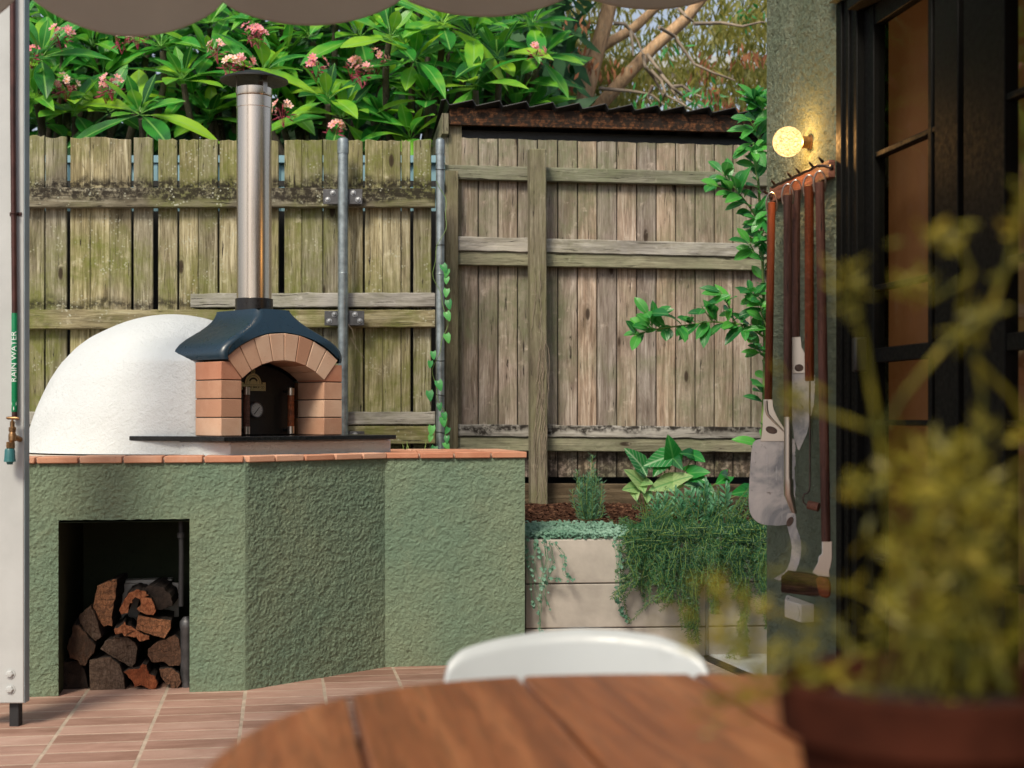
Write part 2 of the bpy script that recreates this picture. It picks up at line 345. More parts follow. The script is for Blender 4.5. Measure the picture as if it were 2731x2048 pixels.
MT['blueroof'] = plain('pale blue roof', L(.36,.46,.55), .5, var=.1, sc=2)
MT['bluefence'] = plain('pale blue metal fence', L(.20,.36,.42), .5, var=.12, sc=3)
def tablem():
    m = M('oiled hardwood', .34, spec=.45); v = m.rofs(m.coord('Object')); g = m.mapv(v, (1, .07, 1))
    f = m.noise(g, 120, 5, .65, .4); b = m.noise(g, 14, 4, .6, 1.4)
    col = m.ramp(b, (.25, L(.12,.035,.014)), (.5, L(.25,.082,.030)), (.8, L(.38,.15,.062)))
    col = m.mix(m.ramp(f, (.3, .6), (.55, 0)), col, L(.07,.02,.009))
    return m.set(col=col, rough=m.ramp(f, (.3, .3), (.7, .45)), nrm=m.bump(f, .15, .002))
MT['table'] = tablem()
def logm(c1, c2, c3):
    m = M('split firewood', .9, spec=.1); v = m.rofs(m.coord('Object')); r = m.rand()
    col = m.ramp(m.math('ADD', m.math('MULTIPLY', m.noise(v, 16, 6, .7, 1), .6), m.math('MULTIPLY', r, .55)), (.32, c1), (.55, c2), (.85, c3))
    rg = m.wave(v, 26, 9, 4, 2.2, 'X', 'RINGS'); col = m.mix(m.ramp(rg, (.2, .45), (.6, 0)), col, c1); ck = m.ramp(m.voro(m.mapv(v, (1, .05, 1)), 21, 'DISTANCE_TO_EDGE'), (.0, .9), (.022, 0)); col = m.mix(m.math('MULTIPLY', ck, m.ramp(m.noise(v, 9, 3, .6), (.45, 0), (.55, 1))), col, L(.015,.009,.006))
    st = m.noise(m.mapv(v, (1, .1, .25)), 120, 4, .7)
    return m.set(col=m.mix(m.ramp(st, (.3, .6), (.55, 0)), col, L(.05,.025,.015)), nrm=m.bump(m.math('ADD', st, m.math('MULTIPLY', m.noise(v, 60, 5, .7), .8)), 1., .010))
MT['log'] = logm(L(.06,.04,.03), L(.20,.105,.065), L(.40,.18,.09))

MT['log_red'] = logm(L(.20,.055,.025), L(.38,.125,.055), L(.50,.22,.11))
MT['log_grey'] = logm(L(.05,.035,.028), L(.095,.065,.05), L(.17,.12,.09))
MT['bark'] = plain('bark', L(.035,.022,.016), .95, var=.5, sc=30, bump=.9)
def barkm(name, a, b):
    m = M(name, .9, spec=.1); v = m.coord('Object')
    n = m.noise(m.mapv(v, (1, 1, .3)), 24, 6, .7, .5); sp = m.ramp(m.noise(v, 19, 4, .7), (.6, 0), (.67, .8))
    col = m.mix(sp, m.ramp(n, (.3, a), (.65, b)), L(.5,.44,.36))
    return m.set(col=col, nrm=m.bump(n, .8, .02))
MT['gumbark'] = barkm('gum bark', L(.28,.18,.11), L(.72,.48,.28))
MT['frbark'] = barkm('frangipani bark', L(.06,.05,.04), L(.17,.14,.11))
MT['twig'] = plain('pale dead twig', L(.30,.24,.18), .9, var=.2)
MT['stem_g'] = plain('green stem', L(.16,.26,.06), .6, var=.2)
G = leafm
MT['fr_leaf'] = G('frangipani leaf', L(.006,.085,.018), L(.035,.28,.03), L(.30,.55,.03), .32, .27, veins=(75., 1.1, .40, .7), vein_col=L(.25,.50,.12))
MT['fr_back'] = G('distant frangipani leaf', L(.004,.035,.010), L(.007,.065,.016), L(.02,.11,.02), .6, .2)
MT['gum_leaf'] = G('gum leaf', L(.02,.05,.012), L(.07,.12,.022), L(.28,.25,.045), .5, .35)
MT['gum_dead'] = G('dead gum leaf', L(.20,.07,.03), L(.40,.17,.07), L(.58,.32,.15), .7, .4)
MT['citrus'] = G('citrus leaf', L(.015,.12,.035), L(.03,.22,.045), L(.10,.42,.06), .3, .3, veins=(40., .9, .2, .4), vein_col=L(.2,.45,.15))
MT['rosemary'] = G('rosemary needle', L(.010,.05,.022), L(.025,.11,.045), L(.08,.22,.08), .5, .2)
MT['lavender'] = G('grey green needle', L(.05,.15,.08), L(.09,.24,.13), L(.16,.33,.18), .6, .25)
MT['sage'] = G('sage leaf', L(.04,.17,.08), L(.09,.27,.14), L(.17,.38,.22), .6, .25)
MT['dichondra'] = G('silver leaf', L(.05,.15,.09), L(.12,.26,.18), L(.24,.40,.31), .6, .2)
MT['caladium'] = G('cream veined leaf', L(.01,.10,.03), L(.02,.19,.05), L(.06,.33,.08), .4, .25, veins=(30., 1.2, .75, .85), vein_col=L(.40,.60,.36))
MT['caladium_p'] = G('pale variegated leaf', L(.16,.34,.12), L(.30,.48,.19), L(.42,.55,.25), .4, .3, veins=(30., 1.2, .6, .8), vein_col=L(.10,.32,.10))
MT['caladium_d'] = G('dark glossy leaf', L(.005,.07,.02), L(.01,.14,.03), L(.03,.27,.04), .3, .25, veins=(24., 1.2, .35, .35), vein_col=L(.2,.5,.15))
MT['vine'] = G('heart leaf', L(.03,.20,.06), L(.05,.32,.08), L(.12,.45,.10), .4, .3)
MT['herb'] = G('yellow green herb', L(.06,.07,.008), L(.27,.24,.022), L(.72,.52,.10), .5, .4, nsc=45)
MT['petal'] = G('frangipani petal', L(.80,.25,.33), L(.88,.45,.47), L(.92,.70,.60), .5, .3)
MT['petal_c'] = plain('orange throat', L(.85,.35,.10), .6)
MT['bud'] = plain('dark pink bud', L(.28,.03,.06), .5)
def mulchm():
    m = M('bark mulch', .9, spec=.1); r = m.noise(m.pos(), 60, 3, .6)
    return m.set(col=m.ramp(r, (.35, L(.02,.010,.007)), (.55, L(.07,.030,.018)), (.75, L(.30,.17,.10))))
MT['mulch'] = mulchm()
# ------------------------------------------------------------ the setting: ground and paved floor
UVF = Fr(0, 0, 9.2)                                   # patio grid, turned 9.2 degrees from the view
def uvw(u, v, z=0): return UVF.world(u, v, z)
g = MB(); 
ring = [(-60, -14), (60, -14), (60, 90), (-60, 90)]
g.add([(x, y, -.06) for x, y in ring], [(0, 1, 2, 3)])
tag(g.build('ground', MT['earth']), kind='structure')
fl = MB(); q = [uvw(-4.2, -2.5), uvw(2.6, -2.5), uvw(2.6, 7.05), uvw(-4.2, 7.05)]
fl.prism([(p.x, p.y) for p in q], -.05, .0043, 'xy')
floor = tag(fl.build('floor', MT['grout']), kind='structure')
TU, TV, U0, V0 = .312, .137, -.455, 5.226
def tile_mb(w, d):
    m = MB(); rr = random.Random(int(w*1000)+3)
    e = lambda: rr.uniform(-.0012, .0012)
    h = .0050
    pts = [(-w/2, -d/2), (w/2, -d/2), (w/2, d/2), (-w/2, d/2)]
    lo = [(x, y, -.006) for x, y in pts]; mid = [(x+e(), y+e(), h-.0025) for x, y in pts]
    top = [(x*(1-.012), y*(1-.028), h) for x, y in pts]
    return m.add(lo+mid+top, [(0,1,5,4),(1,2,6,5),(2,3,7,6),(3,0,4,7),(4,5,9,8),(5,6,10,9),(6,7,11,10),(7,4,8,11),(8,9,10,11)])
tmesh = [tile_mb(TU-.009-k*.001, TV-.008-(k % 3)*.0012).build('tmp', MT['tile']) for k in range(4)]
tiles = 0; far = MB()
for i in range(-12, 9):
    for j in range(-50, 14):
        u = U0 + (i+.5)*TU; v = V0 + (j+.5)*TV
        if v > 6.9 or u > 1.86 or v < -2.2: continue
        w = uvw(u, v)
        r = (w.x/ max(w.y, .1))*FOC + CX; yy = HY + CZ/max(w.y, .1)*FOC
        seen = -150 < r < 1500 and yy < 2110 and v < 6.3
        z = rnd.uniform(-.0003, .0003)
        if seen:
            o = inst('paving_tile', rnd.choice(tmesh).data, floor, Matrix.Translation(w + Vector((0, 0, z))) @ Matrix.Rotation(UVF.a + rnd.uniform(-.006, .006), 4, 'Z'))
            tiles += 1
        else:
            m = tile_mb(TU-.008, TV-.005); mt = Matrix.Translation(w + Vector((0, 0, z))) @ Matrix.Rotation(UVF.a, 4, 'Z')
            far.add([mt @ Vector(p) for p in m.v], m.f)
for t in tmesh: bpy.data.objects.remove(t)
tag(far.build('outer_paving', MT['tile'], floor), kind='stuff')
mp = MB(); q = [uvw(2.03, 5.25), uvw(4.2, 5.25), uvw(4.2, 6.42), uvw(1.93, 6.42)]
mp.prism([(p.x, p.y) for p in q], -.05, .012, 'xy'); tag(mp.build('side_path', MT['marble'], bevel=.003), kind='structure')
dr = MB(); q = [uvw(1.955, 5.20), uvw(2.027, 5.20), uvw(1.925, 6.40), uvw(1.865, 6.40)]
dr.prism([(p.x, p.y) for p in q], -.05, .008, 'xy'); d_ = dr.build('drain_channel', MT['black'], bevel=.002)
tag(d_, 'black drain strip between the tiled patio and the white side path', 'drain')

# ------------------------------------------------------------ left fence
def profile_board(x0, x1, z0, z1, y0, y1, mat, parent, name, tops=None, ch=.003, warp=0.):
    """board standing in a fence plane; tops = little height list along its uneven top"""
    n = 4; t = tops or [0]*(n+1); cx = (x0+x1)/2; w = x1-x0; m = MB()
    vs = []
    for (yy, ins) in ((y0, ch), (y0+ch, 0), (y1, 0)):
        for k in range(n+1):
            x = -w/2 + ins + (w-2*ins)*k/n; vs.append((x, yy+warp*sin(pi*k/n), 0)); 
        for k in range(n, -1, -1):
            x = -w/2 + ins + (w-2*ins)*k/n; vs.append((x, yy+warp*sin(pi*k/n), z1-z0+t[k]-ins))
    N = 2*(n+1); fs = []
    for a in range(2):
        fs += [(a*N+k, a*N+(k+1) % N, (a+1)*N+(k+1) % N, (a+1)*N+k) for k in range(N)]
    fs += [tuple((k, k+1, N-2-k, N-1-k)) for k in range(n)] + [tuple(2*N+i for i in (k, k+1, N-2-k, N-1-k)) for k in range(n)]
    m.add(vs, fs); o = m.build(name, mat, parent); o.location = (cx, 0, z0); return o
def rail(fr, parent, px0, px1, yt0, yt1, yb0, yb1, off, th, mat, name='rail', rag=0.):
    """rail with ragged edges; y values in frame units at the two ends"""
    m = MB(); n = 60; vs = []; rr = random.Random(int(px0*7+yt0)); a0 = fr.hit(px0, yt0, off)[0]; a1 = fr.hit(px1, yt1, off)[0]; cx = (a0+a1)/2
    zc = None
    for k in range(n+1):
        f = k/n; px = px0+(px1-px0)*f
        zt = fr.hit(px, yt0+(yt1-yt0)*f, off)[2]; zb = fr.hit(px, yb0+(yb1-yb0)*f, off)[2]; x = fr.hit(px, 0, off)[0]
        if zc is None: zc = zb
        zt += rag*(noise.noise(Vector((x*9, yt0, 1)))*.7+noise.noise(Vector((x*40, yt0, 3)))*.3); zb += rag*.6*noise.noise(Vector((x*12, yb0, 7)))
        c = .004
        vs += [(x-cx, off+c, zb-zc), (x-cx, off, zb+c-zc), (x-cx, off, zt-c-zc), (x-cx, off+c, zt-zc), (x-cx, off+th, zt-zc), (x-cx, off+th, zb-zc)]
    fs = [(i*6+k, i*6+(k+1) % 6, (i+1)*6+(k+1) % 6, (i+1)*6+k) for i in range(n) for k in range(6)] + [(0,1,2,3,4,5), tuple(n*6+k for k in (5,4,3,2,1,0))]
    m.add(vs, fs); o = m.build(name, mat, parent); o.location = (cx, 0, zc); return o
FL = Fr(-3.2, 7.28, .3)
fence = thing('timber_fence', 'mossy weathered paling fence behind the dome oven, green with algae', 'fence', FL)
J = [(-250,-198),(-194,-140),(-136,-84),(-80,-26),(-22,14),(20,71),(76,117),(122,179),(186,239.5),(240.5,293),(294,350),(356,408),(421,472),(477,528),(529,580),(585,636),(637,689),(692,744),(758,805),(806,861),(863,915),(917,969),(972,1020),(1021,1070),(1071,1095),(1102,1150)]
TY = [366,364,363,362,362,361,361,365,367,366,369,366,371,373,371,374,373,374,374,373,373,374,373,373,374,373]
for (a, b), ty in zip(J, TY):
    x0 = FL.hit(a)[0]; x1 = FL.hit(b)[0]; z1 = FL.hit(a, ty)[2]
    off = rnd.uniform(0, .006)
    o = profile_board(x0, x1-.001, .08+rnd.uniform(0, .05), z1, off, off+.016, MT['paling_l'], fence, 'paling', [rnd.uniform(-.006, .005) for _ in range(5)], warp=rnd.uniform(-.002, .003))
    o.rotation_euler = (0, rnd.uniform(-.0012, .0012), 0)
rail(FL, fence, -250, 1160, 499, 501, 553, 552, -.052, .045, MT['rail_l'], rag=.005)
rail(FL, fence, -250, 1160, 825, 826, 879, 872, -.050, .045, MT['rail_l'], rag=.004)
rail(FL, fence, 508, 1160, 782, 780, 820, 818, -.056, .040, MT['rail_w'], rag=.008)
rail(FL, fence, -250, 1160, 1098, 1098, 1133, 1132, -.056, .040, MT['rail_w'], rag=.008)
rail(FL, fence, -250, 1160, 1136, 1136, 1188, 1184, -.050, .045, MT['rail_l'], rag=.005)
kb = MB(); kb.box(-.3, 3.05, -.03, -.006, -.06, .085); kb.build('kickboard', MT['kick'], fence)
# blue sheet fence of the neighbour, seen through the gaps
NB = Fr(-3.4, 7.62, 0); nf = thing('metal_fence', 'pale blue metal sheet fence glimpsed through the gaps between the mossy palings', 'fence', NB)
m = MB()
for k in range(19):
    x = k*.16; m.add([(x,0,2.2),(x+.06,0,2.2),(x+.08,.025,2.2),(x+.14,.025,2.2),(x+.16,0,2.2),(x,0,2.46),(x+.06,0,2.46),(x+.08,.025,2.46),(x+.14,.025,2.46),(x+.16,0,2.46)], [(0,1,6,5),(1,2,7,6),(2,3,8,7),(3,4,9,8)])
m.build('sheet', MT['bluefence'], nf); m = MB(); m.box(0, 3.04, -.012, .035, 2.462, 2.50); m.build('cap_rail', MT['bluefence'], nf)
m = MB(); m.box(0, 3.04, -.035, -.014, 2.33, 2.36); m.build('cross_rail', MT['black'], nf); m = MB(); m.box(0, 3.04, -.02, .03, 0, 2.2); m.build('shade_backing', MT['black'], nf)  # black lower panel added so the gaps between palings look shaded
# galvanised posts with bolted plates
def galv_post(px, dia, ytop, Y, label, plates, ties=()):
    p = P(px, ytop, Y); r = dia/2/FOC*Y
    t = thing('steel_post', label, 'post', loc=(p.x, p.y, 0), group=None)
    m = MB(); m.tube([(0, 0, -.05), (0, 0, p.z-.07)], r, 28); m.build('pipe', MT['galv'], t, smooth=50)
    m = MB(); m.lathe([(r*1.1, p.z-.085), (r*1.12, p.z-.03), (r*1.02, p.z-.012), (r*.5, p.z-.002), (.002, p.z)], n=28); m.build('cap', MT['galv'], t, smooth=40)
    m = MB(); m.lathe([(r*1.03, 1.82), (r*1.06, 1.822), (r*1.06, 1.826), (r*1.03, 1.828)], n=24); m.build('seam', MT['galv'], t, smooth=40)
    for (x0, x1, y0, y1) in plates:
        a = P(x0, y0, Y+.02); b = P(x1, y1, Y+.02)
        m = MB(); m.box(a.x-p.x, b.x-p.x, r*.4, r*.4+.006, b.z, a.z); pl = m.build('bracket', MT['plate'], t, bevel=.002)
        w = b.x-a.x; h = a.z-b.z
        for fx, fz in ((.25, .75), (.12, .3), (.77, .75), (.89, .3)):
            m = MB(); m.lathe([(.011, 0), (.011, -.006), (.009, -.009), (.003, -.010)], (a.x-p.x+w*fx, r*.4, b.z+h*fz), 6, 'y'); m.lathe([(.014, 0), (.014, -.002)], (a.x-p.x+w*fx, r*.4-.0005, b.z+h*fz), 16, 'y')
            m.build('bolt', MT['zinc'], pl)
    for yt in ties:
        z = CZ+(HY-yt)/FOC*Y; m = MB(); m.tube([(r*1.06*cos(a), r*1.06*sin(a), z+.004*sin(a*1.0+yt)) for a in [2*pi*k/20 for k in range(21)]], .0022, 5); m.build('wire_tie', MT['black'], t, smooth=True)
    return t
galv_post(915, 28, 365, 7.185, 'galvanised steel post bolted to the mossy fence just right of the flue', [(862, 967, 505, 545), (866, 972, 829, 868), (866, 972, 1150, 1188)])
galv_post(1174, 23, 367, 7.21, 'thinner galvanised steel post with wire ties where the two fences meet', [], (452, 656, 961, 1054, 1154))

# ------------------------------------------------------------ right fence
_a = P(1160, 0, 7.69); _b = P(2060, 0, 7.94)
FR = Fr(_a.x, _a.y, math.degrees(atan2(_b.y-_a.y, _b.x-_a.x)))
rf = thing('timber_fence', 'grey pinkish pine paling fence under the dark corrugated shed roof', 'fence', FR)
jr = [1172, 1222, 1276, 1329, 1381, 1434, 1488, 1541, 1593, 1646, 1699, 1751, 1803, 1855, 1906, 1956, 2004, 2053, 2102, 2150, 2198]
for a, b in zip(jr[:-1], jr[1:]):
    x0 = FR.hit(a+1.5)[0]; x1 = FR.hit(b-1.5)[0]; z1 = FR.hit(a, 367+21*(a-1222)/782)[2]; zb = FR.hit(a, 1272)[2]
    off = rnd.uniform(0, .004)
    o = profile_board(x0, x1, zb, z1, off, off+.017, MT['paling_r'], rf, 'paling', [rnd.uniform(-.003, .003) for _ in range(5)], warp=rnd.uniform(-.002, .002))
rail(FR, rf, 1158, 2200, 438, 465, 476, 500, -.042, .038, MT['rail_r'], rag=.002)
rail(FR, rf, 1222, 2200, 630, 654, 668, 690, -.060, .042, MT['rail_w'], rag=.005)
rail(FR, rf, 1222, 2200, 669, 691, 706, 724, -.048, .042, MT['rail_r'], rag=.004)
rail(FR, rf, 1218, 2200, 1131, 1141, 1163, 1172, -.062, .042, MT['rail_wd'], rag=.010)
rail(FR, rf, 1218, 2200, 1164, 1174, 1202, 1208, -.050, .042, MT['rail_r'], rag=.003)
rail(FR, rf, 1300, 2200, 1289, 1292, 1420, 1420, -.030, .026, MT['kick'], 'kickboard', rag=.002)
x0 = FR.hit(1187, off=-.08)[0]; x1 = FR.hit(1222, off=-.08)[0]
o = profile_board(x0, x1, .2, FR.hit(1200, 462)[2], -.085, -.043, MT['post_w'], rf, 'stile')
x0 = FR.hit(1417, off=-.15)[0]; x1 = FR.hit(1461, off=-.15)[0]
o = profile_board(x0, x1, .3, FR.hit(1440, 397, -.15)[2], -.155, -.066, MT['post_w'], rf, 'post', ch=.005)
o.rotation_euler = (0, -.004, 0)
# dried tendrils clinging to the post
m = MB(); rr = random.Random(5)
for k in range(26):
    z = rr.uniform(.55, 1.9); x = (x0+x1)/2-.03+rr.uniform(0, .06); pts = []
    for i in range(12):
        pts.append((x, -.160-rr.uniform(0, .006), z)); x += rr.uniform(-.010, .010); x = max(x0-.006, min(x1+.006, x)); z -= rr.uniform(.015, .05)
    m.tube(pts, .0014, 4)
tag(m.build('dry_vine', MT['twig']), 'dry brown vine tendrils clinging to the old timber post', 'vine'); m_ = bpy.data.objects['dry_vine']; m_.location = (FR.o[0], FR.o[1], 0); m_.rotation_euler = (0, 0, FR.a)

# ------------------------------------------------------------ shed with corrugated roof behind the right fence
SH = Fr(_a.x, _a.y+.16, math.degrees(FR.a))
sh = thing('garden_shed', 'timber shed with dark corrugated roof and rust stained fascia behind the fence', 'shed', SH)
def sx(px, off=0): return SH.hit(px, 0, off)[0]
m = MB(); n = 30; vs = []                                             # fascia follows the roof slope
for px, yt, yb in ((1198, 288, 333), (2250, 318, 362)):
    x = sx(px, -.18); zt = SH.hit(px, yt, -.18)[2]; zb = SH.hit(px, yb, -.18)[2]
    vs += [(x, -.20, zb), (x, -.20, zt), (x, -.165, zt), (x, -.165, zb)]
m.add(vs, [(0,1,2,3), (4,7,6,5), (0,4,5,1), (1,5,6,2), (2,6,7,3), (3,7,4,0)]); m.build('fascia', MT['dark_timber'], sh)
zf = SH.hit(1198, 288, -.18)[2]; zr = SH.hit(2250, 318, -.18)[2]; xf = sx(1198, -.18); xr = sx(2250, -.18)
# barge board running back and down to the left
a = SH.hit(1196, 292, -.2); m = MB(); b = (a[0]-.10, .9, a[2]-.33)
m.add([(a[0]-.035, -.2, a[2]-.02), (a[0], -.2, a[2]-.02), (a[0], -.2, a[2]-.13), (a[0]-.035, -.2, a[2]-.13), (b[0]-.035, b[1], b[2]-.02), (b[0], b[1], b[2]-.02), (b[0], b[1], b[2]-.13), (b[0]-.035, b[1], b[2]-.13)], [(0,1,2,3),(4,7,6,5),(0,4,5,1),(1,5,6,2),(2,6,7,3),(3,7,4,0)])
m.build('barge_board', MT['post_w'], sh)
m = MB(); N = 16*16; vs = []; pitch = (xr-xf)/15.3
for j in range(3):
    for i in range(N+1):
        x = xf-.05+(xr-xf+.1)*i/N; f = (x-xf)/pitch % 1
        h = .031*(f/.86 if f < .86 else max(0, 1-(f-.86)/.10)) - .006
        yy = -.245+j*.60; zz = zf+(zr-zf)*(x-xf)/(xr-xf)+.012+h - j*.20
        if j and x < xf+.02: x -= .03*j
        vs.append((x, yy, zz))
m.add(vs, [(j*(N+1)+i, j*(N+1)+i+1, (j+1)*(N+1)+i+1, (j+1)*(N+1)+i) for j in range(2) for i in range(N)])
o = m.build('roof_sheet', MT['corr'], sh); s_ = o.modifiers.new('s', 'SOLIDIFY'); s_.thickness = .004
m = MB(); m.box(xf, xr, -.10, -.07, 1.0, zf-.10); m.build('wall', MT['black'], sh)
m = MB(); m.box(xf-.0, xf+.07, -.16, -.105, 1.0, zf-.07); m.build('corner_post', MT['post_w'], sh)
m = MB(); m.box(xf, xr, .95, 1.0, 0, zf-.55); m.box(xf, xf+.03, -.06, .94, 0, zf-.5); m.build('back_wall', MT['black'], sh)

# ------------------------------------------------------------ rendered oven counter
C1 = (-1.069, 5.70)
CT = Fr(C1[0], C1[1], 9.2)
ctr = thing('oven_counter', 'angled counter in rough green render with a wood store opening and brick capping', 'counter', CT)
c2 = (.5913, .4423); c3 = (1.2123, .4423); ZW = .918
FB = (-1.30, 1.64); BB = (1.2123, 1.20)
n0 = CT.hit(155)[0]; n1 = CT.hit(505)[0]; nz = CT.hit(320, 1392)[2]
def render_sheet(m, p0, p1, z0, z1, hole=None, step=.0042, amp=.0050, seed=0, fq=1.):
    p0 = Vector(p0); p1 = Vector(p1); L_ = (p1-p0).length; d = (p1-p0)/L_; nn = Vector((d.y, -d.x))
    nu = max(1, round(L_/step)); nv = round((z1-z0)/step); idx = {}; vs = []; fs = []
    us = [L_*i/nu for i in range(nu+1)]; zs = [z0+(z1-z0)*j/nv for j in range(nv+1)]
    if hole:
        ia = min(range(nu+1), key=lambda i: abs(us[i]-hole[0])); ib = min(range(nu+1), key=lambda i: abs(us[i]-hole[1])); jb = min(range(nv+1), key=lambda j: abs(zs[j]-hole[2]))
    for i, u in enumerate(us):
        for j, z in enumerate(zs):
            p = p0+d*u; q = Vector((p.x*1.0+seed, p.y, z))
            a = noise.noise(q*78*fq); b = noise.noise(q*150*fq+Vector((5, 1, 2))); c = noise.noise(q*30*fq)
            h = max(0, a+.1)*.9+b*.75+c*.55
            dz = noise.noise(q*30+Vector((9, 9, 9)))
            edge = min(1, min(u, L_-u)/.012)
            vs.append((p.x+nn.x*amp*h*edge, p.y+nn.y*amp*h*edge, z+.003*dz*(0 < j < nv)))
    for i in range(nu):
        for j in range(nv):
            if hole and ia <= i < ib and j < jb: continue
            k = i*(nv+1)+j; fs.append((k, k+nv+1, k+nv+2, k+1))
    m.add(vs, fs)
w = MB()
render_sheet(w, (-1.30, 0), (0, 0), -.01, ZW, hole=(n0+1.30, n1+1.30, nz+.01))
render_sheet(w, (0, 0), c2, -.01, ZW, seed=3, amp=.0040)
render_sheet(w, c2, c3, -.01, ZW, seed=7, amp=.0042)
w.add([(c3[0], c3[1], 0), (BB[0], BB[1], 0), (BB[0], BB[1], ZW), (c3[0], c3[1], ZW), (FB[0], FB[1], 0), (FB[0], FB[1], ZW), (-1.30, 0, 0), (-1.30, 0, ZW)], [(0,1,2,3), (1,4,5,2), (4,6,7,5)])
w.build('wall', MT['stucco_g'], ctr, smooth=True, fix=False)
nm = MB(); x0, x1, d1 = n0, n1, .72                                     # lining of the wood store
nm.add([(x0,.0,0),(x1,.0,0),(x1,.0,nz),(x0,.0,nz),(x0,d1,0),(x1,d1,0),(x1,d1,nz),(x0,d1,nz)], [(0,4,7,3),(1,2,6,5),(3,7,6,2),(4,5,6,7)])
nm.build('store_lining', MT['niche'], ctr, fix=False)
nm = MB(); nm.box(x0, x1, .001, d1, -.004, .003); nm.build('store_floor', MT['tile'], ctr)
# capping: mortar bed and terracotta pieces
m = MB(); m.prism([(-1.29, .012), (0, .012), (c2[0]-.006, c2[1]+.012), (c3[0]-.012, c3[1]+.012), (BB[0]-.012, BB[1]-.01), (FB[0]+.01, FB[1]-.01)], ZW-.02, ZW+.020, 'xy')
m.build('mortar_bed', MT['mortar'], ctr)
def cap_run(p0, p1, depth, n, zt=.0265, rows=1, e0=0, e1=0):
    p0 = Vector(p0); p1 = Vector(p1); L_ = (p1-p0).length; d = (p1-p0)/L_; nn = Vector((-d.y, d.x))
    for r in range(rows):
        cuts = [0]+[L_*(k+rnd.uniform(-.06, .06))/n for k in range(1, n)]+[L_]
        for k in range(n):
            a = cuts[k]+.004; b = cuts[k+1]-.004; m = MB(); z = ZW+zt+rnd.uniform(-.002, .002)
            o0 = -.014+r*depth+rnd.uniform(-.003, .003); o1 = depth-.014+r*depth-.006
            A = [p0+d*(a+e0*(k == 0)*1)+nn*o0, p0+d*(b+e1*(k == n-1))+nn*o0, p0+d*b+nn*o1, p0+d*a+nn*o1]
            m.prism([(q.x, q.y) for q in A], ZW+.001, z, 'xy'); m.build('capping_brick', MT['capbrick'], ctr, bevel=.004)
cap_run((-1.29, 0), (0, 0), .20, 8, e1=-.004)
cap_run((0, 0), c2, .115, 5, e0=.004)
cap_run(c2, c3, .19, 4, rows=4, e1=.012)
# ------------------------------------------------------------ the wood fired oven
OV = Fr(-1.186, 5.80, 46)
ov = thing('pizza_oven', 'white domed wood fired pizza oven with terracotta brick arch and steel flue', 'oven', OV)
ZS = 1.0215; HC = .0772; XC = .3155; HW = .3155; HO = .2155
R1 = .3280; ZA = 1.3406-R1; R2 = R1+.115; ph = math.asin(HO/R1)
BT = ZS+4*HC                                                            # top of the piers
# piers: four courses each side, the top ones cut for the arch
for sgn in (-1, 1):
    for k in range(4):
        z0 = ZS+k*HC+.0022; z1 = ZS+(k+1)*HC-.0022
        xo = XC+sgn*HW; xi = XC+sgn*HO
        if k < 3: poly = [(xo, z0), (xi, z0), (xi, z1), (xo, z1)]
        else:
            zi = ZA+R1*cos(ph); tx = sin(ph); tz = cos(ph); s1 = (z1-zi)/tz
            poly = [(xo, z0), (xi, z0), (xi, max(z0+.001, zi)), (XC+sgn*(HO+s1*tx-.002), z1), (xo, z1)]
        m = MB(); m.prism(poly, .0, .186, 'xz'); o = m.build('arch_brick', MT['firebrick_red' if k == 3 else 'firebrick'], ov, bevel=.0018)
        o.data.materials[0] = MT['firebrick_red' if k == 3 else 'firebrick']
for k in range(8):                                                      # voussoirs
    a0 = -ph+2*ph*k/8+.0060; a1 = -ph+2*ph*(k+1)/8-.0060
    poly = [(XC+R1*sin(a0), ZA+R1*cos(a0)), (XC+R1*sin(a1), ZA+R1*cos(a1)), (XC+R2*sin(a1), ZA+R2*cos(a1)), (XC+R2*sin(a0), ZA+R2*cos(a0))]
    m = MB(); m.prism(poly, -.004, .186, 'xz'); m.build('arch_brick', MT['firebrick'], ov, bevel=.0018)
m = MB()                                                                # dark joints behind the bricks
for k in range(40):
    a0 = -ph+2*ph*k/40; a1 = -ph+2*ph*(k+1)/40
    m.prism([(XC+(R1+.004)*sin(a0), ZA+(R1+.004)*cos(a0)), (XC+(R1+.004)*sin(a1), ZA+(R1+.004)*cos(a1)), (XC+(R2-.004)*sin(a1), ZA+(R2-.004)*cos(a1)), (XC+(R2-.004)*sin(a0), ZA+(R2-.004)*cos(a0))], .004, .18, 'xz')
for sgn in (-1, 1): m.box(XC+sgn*HW-sgn*.003, XC+sgn*HO+sgn*.003, .004, .182, ZS, BT-.003)
m.build('mortar_joint', MT['joint'], ov)
# sooty inner walls and vault behind the door line
for sgn in (-1, 1):
    for k in range(3):
        z0 = ZS+k*HC+.0015; z1 = ZS+(k+1)*HC-.0015; xi = XC+sgn*HO
        m = MB(); m.box(min(xi, xi+sgn*.08), max(xi, xi+sgn*.08), .19, .34, z0, z1); m.build('inner_brick', MT['sooty'], ov, bevel=.0015)
m = MB(); n = 24; vs = []
for j, yy in enumerate((.186, .42)):
    for k in range(n+1):
        a = -ph+2*ph*k/n; vs += [(XC+(R1+.0)*sin(a), yy, ZA+R1*cos(a))]
m.add(vs, [(k, k+1, n+2+k, n+1+k) for k in range(n)]); m.add([(XC-HO, .42, ZS), (XC+HO, .42, ZS), (XC+HO, .42, 1.35), (XC-HO, .42, 1.35)], [(0,1,2,3)])
m.build('throat', MT['black'], ov)
